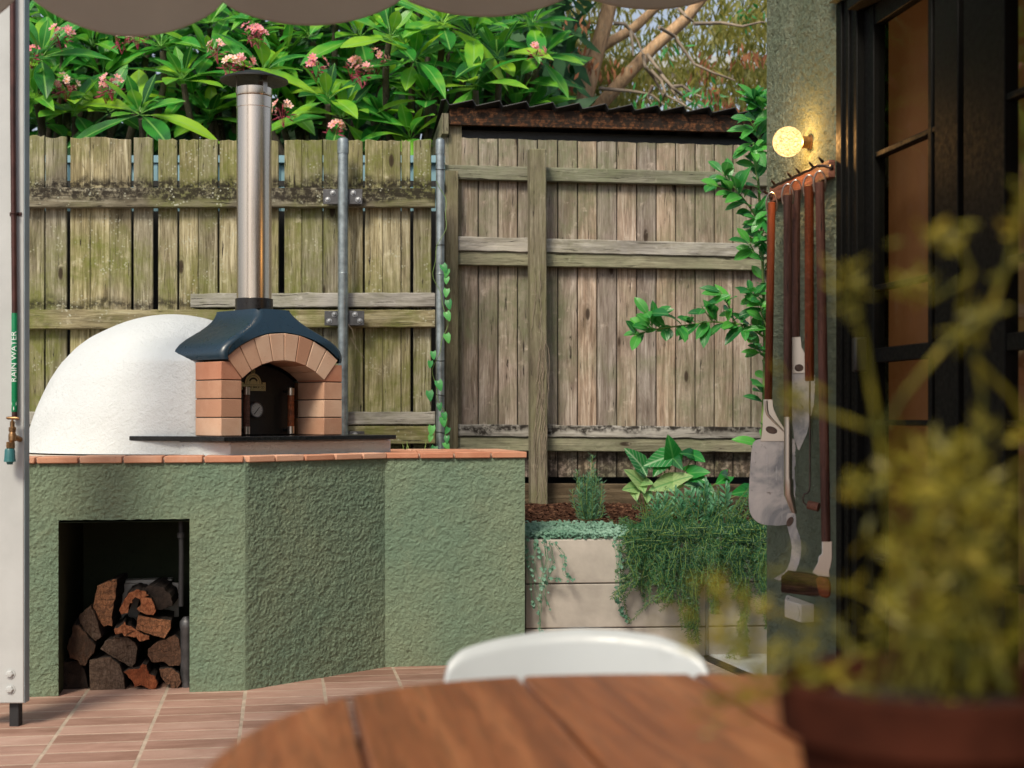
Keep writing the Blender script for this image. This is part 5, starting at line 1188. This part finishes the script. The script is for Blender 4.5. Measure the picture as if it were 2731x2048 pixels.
for i, (px, py) in enumerate([(165,105),(325,112),(368,104),(84,154),(160,250),(283,247),(582,142),(612,184),(652,182),(672,96),(842,188),(940,186),(966,204),(1007,170),(757,308),(892,357),(1430,150),(178,238),(300,238),(690,104)]):
    c = P(px, py, 7.88+R.uniform(-.03, .05)); inst('flower_head', fms[i % 4], ft, Matrix.Translation(c-O3) @ Matrix.Rotation(R.uniform(-.8, .8), 4, 'Z') @ Matrix.Scale(R.uniform(.8, 1.0), 4))
# dark thicket further back
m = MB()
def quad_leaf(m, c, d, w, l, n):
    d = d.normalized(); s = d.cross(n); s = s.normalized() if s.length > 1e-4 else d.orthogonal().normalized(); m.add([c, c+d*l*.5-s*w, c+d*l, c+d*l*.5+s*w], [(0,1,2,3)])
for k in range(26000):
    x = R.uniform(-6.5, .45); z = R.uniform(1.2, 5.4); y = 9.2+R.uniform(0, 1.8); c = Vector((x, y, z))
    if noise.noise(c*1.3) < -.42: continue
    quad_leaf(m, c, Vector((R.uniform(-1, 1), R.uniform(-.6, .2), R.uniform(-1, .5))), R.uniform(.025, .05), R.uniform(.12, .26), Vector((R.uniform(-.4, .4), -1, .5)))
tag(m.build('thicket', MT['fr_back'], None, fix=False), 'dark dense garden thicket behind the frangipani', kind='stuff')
m = MB()
for k in range(4):
    x = -5.5+k*.62+R.uniform(-.2, .2); m.tube(bez((x, 10.2, 0), (x+R.uniform(-.5, .5), 10.2, 2), (x+R.uniform(-1, 1), 10.1, 5), 6), [.08, .07, .06, .05, .04, .03, .02], 7)
m.build('stem', MT['frbark'], bpy.data.objects['thicket'], smooth=60)
# ------------------------------------------------------------ gum tree behind the shed
gt = thing('gum_tree', 'leaning gum tree with pale blotched trunks and brown hanging dead leaves behind the shed', 'tree', loc=(.9, 10.4, 0)); G3 = Vector((.9, 10.4, 0))
def limb(m, pts, Y, r0, r1, n=10, wob=.012):
    Ps = [P(px, py, Y+dy)-G3 for px, py, dy in pts]; o = []
    for i in range(len(Ps)-1):
        for k in range(6): f = k/6; q = Ps[i]*(1-f)+Ps[i+1]*f; o.append(q+Vector((noise.noise(q*2.1)*wob, 0, noise.noise(q*2.4+Vector((3,3,3)))*wob)))
    o.append(Ps[-1]); N_ = len(o); m.tube(o, [(r0+(r1-r0)*i/(N_-1))*(1+.05*noise.noise(o[i]*6)) for i in range(N_)], n)
m = MB(); limb(m, [(1500, 900, 0), (1525, 420, 0), (1552, 290, 0), (1590, 140, 0), (1637, -40, 0), (1680, -260, 0)], 10.4, .072, .05, 14); m.build('trunk', MT['gumbark'], gt, smooth=60)
m = MB(); limb(m, [(1540, 420, .05), (1590, 290, 0), (1680, 195, -.1), (1745, 125, -.1), (1830, 50, -.1), (1900, -40, -.1), (2000, -200, 0)], 10.45, .054, .038, 12); m.build('branch', MT['gumbark'], gt, smooth=60)
m = MB(); limb(m, [(1462, 250, 0), (1500, 205, 0), (1560, 150, 0), (1690, 72, .1), (1760, 10, .1), (1800, -60, .1)], 10.9, .05, .03, 10); m.build('branch', MT['gumbark'], gt, smooth=60)
m = MB(); tw_ = [[(1632, 64), (1662, 66), (1678, 85), (1700, 115), (1718, 145)], [(1718, 148), (1725, 180), (1750, 215), (1772, 255), (1790, 262), (1848, 292)], [(1728, 150), (1760, 185), (1790, 235), (1815, 270), (1840, 290)], [(1740, 190), (1768, 220), (1778, 250), (1762, 285)], [(1678, 88), (1686, 120), (1690, 150)],
   [(1790, 235), (1820, 228), (1850, 250), (1885, 262)], [(1765, 200), (1800, 240), (1830, 262), (1900, 300)], [(1745, 232), (1730, 262), (1750, 292)], [(1758, 70), (1800, 95), (1850, 170), (1900, 195), (1960, 215)], [(1810, 20), (1830, 40), (1850, 55)], [(1410, 165), (1450, 200), (1500, 230)], [(1850, 60), (1920, 60), (1980, 70), (2040, 60)], [(1600, 235), (1680, 245), (1740, 255), (1800, 300)]]
for ps in tw_: limb(m, [(x, y, R.uniform(-.1, .1)) for x, y in ps], 10.1, .014, .006, 6, .02)
tag(m.build('twig', MT['twig'], gt, smooth=60), 'pale bare dead twigs')
def crown(cnt, boxes, Ym, mat, name, l0, l1, w0, per=26, spread=.20, hang=1., seed=1):
    rr = random.Random(seed); m = MB()
    tot = sum(b[4] for b in boxes)
    for b in boxes:
        for k in range(int(cnt*b[4]/tot)):
            px = rr.uniform(b[0], b[1]); py = rr.uniform(b[2], b[3]); Y = Ym+rr.uniform(-.6, 1.2); c = P(px, py, Y)-G3
            for q in range(rr.randint(per//2, per)):
                o = Vector((rr.gauss(0, spread), rr.gauss(0, spread), rr.gauss(0, spread*.6)))
                d = Vector((rr.gauss(0, .45), rr.gauss(0, .4), -hang+rr.gauss(0, .35))); quad_leaf(m, c+o, d, rr.uniform(w0*.7, w0*1.2), rr.uniform(l0, l1), Vector((rr.uniform(-1, 1), -1, rr.uniform(-.3, .3))))
    return tag(m.build(name, mat, gt, fix=False), kind='stuff')
crown(400, [(1380, 1640, -70, 300, 2.6), (1640, 2100, 40, 160, 1.), (1600, 2120, -90, 20, .8), (1600, 2100, 150, 310, 3.), (1900, 2120, 0, 110, .7), (1380, 1560, 60, 300, 1.6)], 11.6, MT['gum_leaf'], 'crown', .07, .14, .011, 28, .13)
crown(20, [(1475, 1560, 40, 240, 1.4), (1600, 1640, 160, 220, .5), (1870, 1910, 190, 250, .6), (1840, 2040, 130, 260, .9), (1930, 1960, 250, 300, .4)], 9.9, MT['gum_dead'], 'dead_leaf_cluster', .05, .10, .010, 16, .055, 1.3, seed=4)
crown(12, [(1770, 1800, 120, 150, 1), (1830, 1900, 240, 290, 2), (1990, 2045, 10, 60, 1), (1700, 1760, 260, 300, 1.)], 9.8, MT['vine'], 'young_leaf_cluster', .05, .09, .010, 14, .06, .7, seed=9)
# neighbouring house
nh = thing('neighbour_house', 'cream house with pale blue roof glimpsed through the gum leaves', 'house', loc=(3.2, 16, 0))
m = MB(); m.box(-2.6, 3.2, .4, 3.5, 0, 4.62); m.build('wall', MT['cream'], nh); m = MB(); m.box(-2.9, 3.6, .12, .16, 4.90, 5.12); m.build('fascia', MT['cream'], nh); m = MB(); m.box(-2.95, 3.65, .02, .11, 5.03, 5.16); m.build('gutter', MT['white_paint'], nh)
m = MB(); m.add([(-2.9,.06,5.15),(3.6,.06,5.15),(3.6,3.4,6.3),(-2.9,3.4,6.3)], [(0,1,2,3)])
for k in range(44): x = -2.9+k*.15; m.add([(x,.055,5.17),(x+.03,.055,5.17),(x+.03,3.4,6.32),(x,3.4,6.32)], [(0,1,2,3)])
m.build('roof', MT['blueroof'], nh, fix=False); m = MB(); m.box(.3, 1.6, .37, .399, 3.2, 4.3); m.build('window', MT['black'], nh)
# ------------------------------------------------------------ citrus beside the house wall
ctm = [leaf_mesh('leaf', MT['citrus'], .105*a, .056*b, ell, fold=.3, curl=c, nl=6, pet=.008, wave=.008) for a, b, c in ((1, 1, .2), (1.15, 1, .35), (.8, 1.05, .1), (.6, .9, .2))]
cb = P(2030, 1400, 6.95); ctt = thing('citrus_bush', 'leggy citrus bush with fresh green shoots climbing beside the house wall', 'shrub', loc=(cb.x, cb.y, .5)); C3_ = Vector((cb.x, cb.y, .5))
arms = [([(2030,1330),(2034,1150),(2040,950),(2036,760),(2030,600),(2020,450),(2030,330),(2020,260)], 6.95, 60, .010),
        ([(2040,900),(2000,872),(1960,862),(1900,858),(1840,866),(1790,872),(1740,880),(1690,893)], 6.9, 34, .006), ([(1960,862),(1950,830),(1930,790),(1920,775)], 6.9, 7, .004), ([(1740,878),(1735,850),(1722,830)], 6.88, 6, .003), ([(1900,858),(1880,830),(1870,815)], 6.9, 5, .003),
        ([(2032,610),(2005,560),(1975,520),(1950,490),(1925,460)], 6.9, 22, .005), ([(1975,525),(1940,505),(1895,490)], 6.88, 8, .003), ([(2020,480),(2012,430),(2010,380),(2005,400)], 6.9, 12, .004), ([(2036,700),(2010,670),(2000,650)], 6.9, 10, .004), ([(2040,300),(2020,280),(2005,262)], 6.9, 14, .004), ([(2030,390),(2015,350),(2000,320)], 6.9, 10, .003), ([(2040,820),(2010,800),(1995,770)], 6.9, 10, .004), ([(2045,960),(2020,930),(2005,890)], 6.9, 8, .004), ([(2050, 880),(2035, 850),(2025, 800)], 6.85, 12, .004), ([(2052, 560),(2040, 600),(2030, 640)], 6.85, 12, .004)]
m = MB()
for pts, Y, nlf, rad_ in arms:
    Ps = [P(x, y, Y+.02*sin(i*2))-C3_ for i, (x, y) in enumerate(pts)]; m.tube(Ps, [rad_*(1-.6*i/len(Ps)) for i in range(len(Ps))], 7)
    nlf = int(nlf*1.25)
    for k in range(nlf):
        f = (k+R.random())/nlf*(len(Ps)-1); i = min(len(Ps)-2, int(f)); p = Ps[i].lerp(Ps[i+1], f-i); ax = (Ps[i+1]-Ps[i]).normalized()
        q = Vector((R.uniform(-1, 1), R.uniform(-1, .2), R.uniform(-.5, .7))); d = (q-ax*q.dot(ax)*.6+ax*.35).normalized(); inst('leaf', ctm[R.randrange(4) if f < len(Ps)*.7 else R.choice((2, 3, 0))], ctt, orient(p, d, Vector((R.uniform(-.5, .5), -.7, .7)), R.uniform(.75, 1.2)))
m.build('stem', MT['stem_g'], ctt, smooth=60)
# ------------------------------------------------------------ twining vine on the thin post
vm_ = [leaf_mesh('leaf', MT['vine'], .036, .036, lambda f: (max(0, 1-f))**.62*(.62+.38*min(1, f*6)), fold=.15, curl=.2, nl=5, pet=.006, hearts=.3)]
vc = P(1174, 1190, 7.15); vt = thing('twining_vine', 'thin vine with small heart shaped leaves twining up the galvanised post', 'vine', loc=(vc.x, vc.y, .95)); V3 = Vector((vc.x, vc.y, .95)); m = MB()
pts = [P(1174+18*sin(t*.9)+4*sin(t*3.1), 1215-t*41, 7.16-.02*cos(t*.9))-V3 for t in [k*.35 for k in range(52)]]; m.tube(pts, .0016, 5); m.build('stem', MT['stem_g'], vt, smooth=60)
for px, py in [(1155,937),(1148,962),(1168,1015),(1145,1042),(1183,1100),(1180,1112),(1152,1135),(1192,1162),(1186,1180),(1190,890),(1190,832),(1192,770),(1192,738),(1160,1190),(1200,1205),(1195,800),(1192,717),(1180,705),(1172,1075),(1150,1160),(1196,1140)]:
    inst('leaf', vm_[0], vt, orient(P(px, py, 7.13)-V3, (R.uniform(-.6, .6), -.3, -1), (R.uniform(-.3, .3), -1, .2), R.uniform(.9, 1.35)))
# ------------------------------------------------------------ caladium and friends in the bed
arrow = lambda f: (max(0, 1-f))**.75*(.55+.45*min(1, f*5))*1.25
cal = {k: leaf_mesh('leaf', MT[k], .13, .098, arrow, fold=.22, curl=.18, nl=8, hearts=.42, wave=.006) for k in ('caladium', 'caladium_p', 'caladium_d')}
kp = P(1740, 1375, 7.0); cd = thing('arrowhead_plant', 'arrowhead plant with cream veined and dark green leaves in the planter', 'plant', loc=(kp.x, kp.y, .53)); K3 = Vector((kp.x, kp.y, .53)); m = MB()
for key, px, py, ex, ey, s in [('caladium',1712,1245,1678,1200,1.1),('caladium',1712,1245,1722,1262,.75),('caladium_d',1795,1222,1786,1170,1.35),('caladium_d',1795,1222,1816,1245,1.1),('caladium',1782,1218,1728,1235,.9),('caladium_d',1772,1222,1748,1262,.8),('caladium_p',1712,1290,1677,1255,1.15),('caladium_p',1712,1288,1736,1286,.8),('caladium_p',1712,1292,1718,1308,.8),('caladium_p',1795,1285,1742,1300,1.1),('caladium_p',1796,1284,1838,1268,1.0),('caladium_p',1700,1300,1668,1302,.8),('caladium_p',1690,1305,1697,1328,.7),('caladium_d',1836,1262,1884,1256,1.0),('caladium_d',1836,1265,1882,1280,.7),('caladium_d',1850,1214,1822,1205,.6),('caladium_d',1850,1214,1875,1226,.75),('caladium_d',1938,1270,1916,1285,.8),('caladium_d',1940,1270,1930,1262,.5),('caladium_d',2000,1310,1960,1312,.8),('caladium_p',1724,1312,1728,1334,.6),('caladium_d',1870,1295,1905,1315,.9),('caladium',1860,1300,1835,1290,.8)]:
    a = P(px, py, 6.98)-K3; b = P(ex, ey, 6.92)-K3; inst('leaf', cal[key], cd, orient(a, b-a, (R.uniform(-.35, .35), -1, .55), (b-a).length/.13*1.12*1.0, None)); base = Vector(((px-1760)/FOC*1.5, 0, .0)); m.tube(bez(base, base*.5+a*.5+Vector((0, .02, .05)), a, 6), .0022, 5)
m.build('stem', MT['stem_g'], cd, smooth=60)
def needle_plant(name, label, cat, base, strands, mat, nl, nw, step, stem_r=.0016, stemm='stem_g', whorl=3, up=.5):
    t = thing(name, label, cat, loc=base); B = Vector(base); st = MB(); fo = MB()
    for pts in strands:
        pts = [Vector(p)-B for p in pts]; st.tube(pts, stem_r, 4, cap=False); Ltot = 0
        for a, b in zip(pts[:-1], pts[1:]):
            seg = (b-a).length; ax = (b-a).normalized() if seg > 1e-6 else Vector((0, 0, 1)); n = max(1, int(seg/step))
            for k in range(n):
                p = a.lerp(b, k/n)
                for w in range(whorl):
                    q = Vector((R.uniform(-1, 1), R.uniform(-1, 1), R.uniform(-1, 1))); q = q-ax*q.dot(ax); q.normalize(); quad_leaf(fo, p, q+ax*up, nw*R.uniform(.7, 1.2), nl*R.uniform(.6, 1.15), Vector((R.uniform(-1, 1), -1, R.uniform(0, 1))))
    st.build('stem', MT[stemm], t, smooth=60); tag(fo.build('foliage', MT[mat], t, fix=False), kind='stuff'); return t
# upright lavender seedling
b = P(1572, 1392, 7.1); st = []
for k in range(34):
    a = R.uniform(0, 6.28); h = R.uniform(.10, .30)*(1-.2*R.random()); sp = R.uniform(.01, .09)*(1.2-h*2.2); p0 = Vector((b.x, b.y, b.z-.02)); p2 = p0+Vector((cos(a)*sp*1.3, sin(a)*sp, h)); st.append(bez(p0, p0+Vector((cos(a)*sp*1.4, sin(a)*sp, h*.35)), p2, 5))
st.append(bez((b.x, b.y, b.z-.02), (b.x+.005, b.y, b.z+.18), (b.x+.015, b.y, b.z+.335), 6))
needle_plant('lavender_plant', 'small upright grey green lavender seedling standing in bare mulch', 'plant', (b.x, b.y, b.z-.02), st, 'lavender', .034, .0022, .010, whorl=3, up=.9)
# trailing rosemary over the sleepers
st = []
for k in range(380):
    px = R.choice([R.uniform(1690, 2075), R.uniform(1740, 2075), R.uniform(1660, 1760)]); Y0 = R.uniform(6.52, 6.9); p0 = P(px, 1420, Y0); p0.z = .54; hgt = R.uniform(.03, .17)*(.55 if px < 1720 else 1)
    lim = 1700 if px < 1740 else 2100
    drop = max(0, R.gauss(.10, .09)); 
    edge = PB.hit(px, off=-.03); we = PB.world(edge[0]+R.uniform(-.03, .03), -.02-R.uniform(0, .05))
    if R.random() < .6: mid = p0.lerp(we, .5)+Vector((R.uniform(-.06, .06), 0, hgt)); mid.z = .54+hgt; e = Vector((we.x, we.y, .55+R.uniform(-.05, .05))); tail = [e+Vector((R.uniform(-.02, .02)*q-.004*q*0, -.004*q, -drop*q/4-.0*q)) for q in range(1, 5)]; st.append(bez(p0, mid, e, 5)+tail)
    else: st.append(bez(p0, p0+Vector((R.uniform(-.05, .05), 0, hgt*.7)), p0+Vector((R.uniform(-.1, .1), -.04, hgt)), 5))
def hang(px, py0, py1, n, sw=14, dx=0):
    for k in range(n):
        Y = 6.40+R.uniform(-.05, .03); o = R.uniform(-sw, sw); ph_ = R.uniform(0, 6); f0 = R.uniform(0, .3)
        st.append([P(px+o*(1-.5*t)+dx*t+9*sin(t*5+ph_)+5*sin(t*13+2*ph_), py0+(py1-py0)*t, Y) for t in [f0+(1-f0)*q/9*R.uniform(.97, 1.0) for q in range(10)]])
for a in [(1700,1440,1570,6,12,-10),(1690,1540,1600,5,10,-55),(1745,1450,1560,9,18,5),(1768,1450,1610,5,8,10),(1830,1450,1680,16,22,10),(1842,1500,1720,10,12,8),(1805,1450,1610,8,14,-10),(1902,1450,1640,12,14,5),(1870,1450,1560,8,16,0),(1985,1450,1600,12,20,-4),(1990,1550,1752,9,10,-6),(2030,1450,1640,9,12,5),(2042,1450,1560,8,14,0),(1950,1450,1560,10,18,6),(1992,1700,1758,4,6,-50),(2050,1450,1680,6,8,0),(1775,1560,1610,4,5,-28)]: hang(*a)
for k in range(40):
    px = R.uniform(1720, 1990); Y0 = R.uniform(6.6, 6.95); p0 = P(px, 1400, Y0); p0.z = .55; st.append(bez(p0, p0+Vector((R.uniform(-.03, .03), 0, .09)), p0+Vector((R.uniform(-.08, .08), -.03, R.uniform(.12, .22))), 5))
c = P(1850, 1420, 6.6); needle_plant('trailing_rosemary', 'dense trailing rosemary spilling over the front of the concrete planter', 'plant', (c.x, c.y, .54), st, 'rosemary', .020, .0017, .0075, whorl=3, up=.55)
# silver sage tufts
sm = leaf_mesh('leaf', MT['sage'], .05, .016, ell, fold=.3, curl=.15, nl=4, pet=.004); its = []; sg = thing('sage_plant', 'grey green sage shoots standing above the rosemary', 'plant', loc=(c.x, 6.85, .54)); S3 = Vector((c.x, 6.85, .54)); m = MB()
for px, py in [(1750,1330),(1772,1322),(1800,1310),(1826,1318),(1858,1322),(1880,1290),(1882,1310),(1905,1330),(1935,1300),(1940,1320),(1915,1345),(1843,1312),(1812,1335),(1780,1350),(1870,1345),(1760,1360),(1895,1360),(1838,1355)]:
    tip = P(px, py, 6.8)-S3; b0 = Vector((tip.x+R.uniform(-.03, .03), 0, 0)); pts = bez(b0, (b0+tip)/2, tip, 5); m.tube(pts, .0016, 5)
    for k in range(13):
        f = .45+.55*k/12; p = b0.lerp(tip, f); a = k*2.2; its.append((sm, orient(p, (cos(a), sin(a)*.6-.2, .55+.8*(k/12)), (0, -1, .6), R.uniform(.7, 1.15)*(1 if f < .95 else .7))))
for me, mw in its[:290]: inst('leaf', me, sg, mw)
m.build('stem', MT['stem_g'], sg, smooth=60)
# silver dichondra: ground cover and hanging strands
m = MB()
def roundleaf(m, c, n, r):
    a = n.orthogonal().normalized(); b_ = n.cross(a); m.add([c]+[c+(a*cos(t)+b_*sin(t))*r*(1 if q else .35)+n*r*.25*(q > 0) for q, t in enumerate([2*pi*k/7 for k in range(7)])], [(0, k+1, (k+1) % 7+1) for k in range(7)])
for k in range(3600):
    px = R.uniform(1392, 1700); f = R.random(); Y = 6.47+.36*f*(1 if px < 1640 else .5); p = P(px, 1400, Y); p.z = .545+.03*R.random()+.03*f
    if px > 1560 and R.random() < (px-1560)/200*.6+f*.3: continue
    roundleaf(m, p, Vector((R.gauss(0, .5), -.6+R.gauss(0, .4), 1)).normalized(), R.uniform(.004, .0095))
tag(m.build('silver_dichondra', MT['dichondra'], None, fix=False), 'silver dichondra ground cover along the planter edge', kind='stuff')
def strand_vine(name, label, paths, seed):
    rr = random.Random(seed); p0 = P(*paths[0][0], 6.4); t = thing(name, label, 'vine', loc=p0); st_ = MB(); lv = MB()
    for pts in paths:
        for rep in range(3):
            Ps = [P(x+rr.uniform(-7, 7), y+rr.uniform(-4, 4), 6.41+rr.uniform(-.03, .02))-p0 for x, y in pts]
            sm_ = []
            for i in range(len(Ps)-1): sm_ += [Ps[i].lerp(Ps[i+1], q/4)+Vector((rr.uniform(-.003, .003), 0, 0)) for q in range(4)]
            sm_.append(Ps[-1]); st_.tube(sm_, .0011, 4)
            for q in sm_:
                if rr.random() < .35: roundleaf(lv, q+Vector((rr.uniform(-.012, .012), -.006, rr.uniform(-.01, .01))), Vector((rr.gauss(0, .5), -1, .5)).normalized(), rr.uniform(.005, .011))
    st_.build('stem', MT['lavender'], t, smooth=60); tag(lv.build('foliage', MT['dichondra'], t, fix=False), kind='stuff')
strand_vine('hanging_dichondra', 'pale straggling dichondra strands hanging beside the green counter', [[(1430,1440),(1425,1500),(1432,1560),(1440,1620),(1436,1690)],[(1450,1440),(1455,1490),(1448,1550),(1440,1600),(1438,1680)],[(1475,1445),(1500,1480),(1505,1530),(1525,1548)],[(1470,1445),(1480,1500),(1462,1540),(1500,1545)],[(1410,1440),(1412,1500),(1420,1600),(1430,1620)],[(1460,1445),(1462,1500),(1450,1580),(1462,1620)],[(1420,1445),(1440,1470),(1450,1520),(1445,1560)],[(1400,1440),(1402,1480),(1410,1520)]], 3)
strand_vine('hanging_creeper', 'thin pale creeper strand hanging in the gap left of the rosemary', [[(1632,1445),(1645,1490),(1650,1540),(1648,1600),(1655,1640),(1675,1655)],[(1640,1440),(1660,1480),(1655,1520)]], 5)
# ------------------------------------------------------------ potted herb on the table
pc = Vector((.300, 1.03, .740)); hp = thing('plant_pot', 'terracotta pot on the table at the lower right', 'pot', loc=pc)
m = MB(); m.lathe([(.070, .002), (.074, .006), (.092, .135), (.104, .137), (.107, .172), (.100, .176), (.094, .168), (.090, .150), (.004, .150)], n=48); m.build('bowl', MT['pot'], hp, smooth=40)
m = MB(); m.lathe([(.0895, .152), (.05, .158), (.002, .160)], n=32); m.build('soil', MT['earth'], hp)
st = []; base = pc+Vector((0, 0, .155)); YH = 1.03
def pt(px, py, dy=0): return P(px, py, YH+dy)
key = [[(2440,1820),(2380,1500),(2345,1160),(2300,900),(2255,700)], [(2345,1160),(2420,1040),(2520,920),(2640,830)], [(2345,1150),(2200,1100),(2110,1060)], [(2560,1820),(2600,1400),(2620,1050),(2600,930),(2690,700),(2731,520)], [(2600,930),(2560,820),(2590,720),(2540,620),(2470,640)], [(2590,740),(2480,800),(2410,770)], [(2600,960),(2700,1060),(2760,1180)], [(2500,1830),(2480,1500),(2430,1330),(2380,1250)], [(2380,1250),(2330,1330),(2280,1290)], [(2400,1840),(2250,1700),(2100,1650),(1950,1600),(1850,1560)], [(2350,1860),(2200,1800),(2050,1790),(1900,1900)], [(2300,1850),(2150,1760),(1960,1720),(1800,1700)]]
hb = []
for q, ps in enumerate(key): hb.append([pt(x, y, -.02+.015*sin(q*2+i)) for i, (x, y) in enumerate(ps)])
for k in range(62):
    px = 2480+R.uniform(-180, 240); tx = R.gauss(2540, 180); ty = R.uniform(1120, 1750)+(0 if tx > 2330 else 250); hb.append(bez(pt(px, 1845, R.uniform(-.06, .06)), pt((px+tx)/2, ty+60, R.uniform(-.06, .06)), pt(tx, ty, R.uniform(-.09, .08)), 6))
hm = MB(); lm_ = MB()
for i, pts in enumerate(hb):
    pts = [Vector(p)-pc for p in pts]; hm.tube(pts, .0019 if i < 9 else .0008, 6)
    for k in range(4 if i < 9 else 13 if i < 12 else 3):
        f = (.30+.70*R.random() if i >= 9 else (.78+.22*R.random()))*(len(pts)-1); j = min(len(pts)-2, int(f)); p0 = pts[j].lerp(pts[j+1], f-j)
        for q in range(R.randint(3, 7)):
            p = p0+Vector((R.gauss(0, .005), R.gauss(0, .005), R.gauss(0, .006))); d = Vector((R.uniform(-1, 1), R.uniform(-1, 1), R.uniform(-.6, 1))); quad_leaf(lm_, p, d, R.uniform(.0011, .0028), R.uniform(.009, .024), Vector((R.uniform(-1, 1), -1, R.uniform(-.5, 1))))
h2 = thing('potted_herb', 'feathery yellow green herb growing in the terracotta pot, out of focus', 'plant', loc=pc); hm.build('stem', MT['herb'], h2, smooth=60); tag(lm_.build('foliage', MT['herb'], h2, fix=False), kind='stuff')
# a few blades in the cap joint behind the counter and a dangling straw by the bracket
m = MB()
for px, py, dx in ((1083,1205,3),(1090,1205,-6),(1130,1206,6),(1075,1206,-2)):
    a = P(px, py, 7.0); b = P(px+dx, py-22-R.uniform(0, 12), 7.0); m.tube([a, (a+b)/2+Vector((.003, 0, 0)), b], [.003, .0025, .0006], 4)
tag(m.build('grass_tuft', MT['stem_g']), 'few green grass blades sprouting behind the brick capping', 'grass')
m = MB(); m.tube([P(x, y, 7.1) for x, y in ((929,865),(940,880),(946,905),(935,900),(955,935),(972,955))], .0012, 4); tag(m.build('dry_straw', MT['twig']), 'bent dry straw dangling beside the bolted bracket', 'straw')
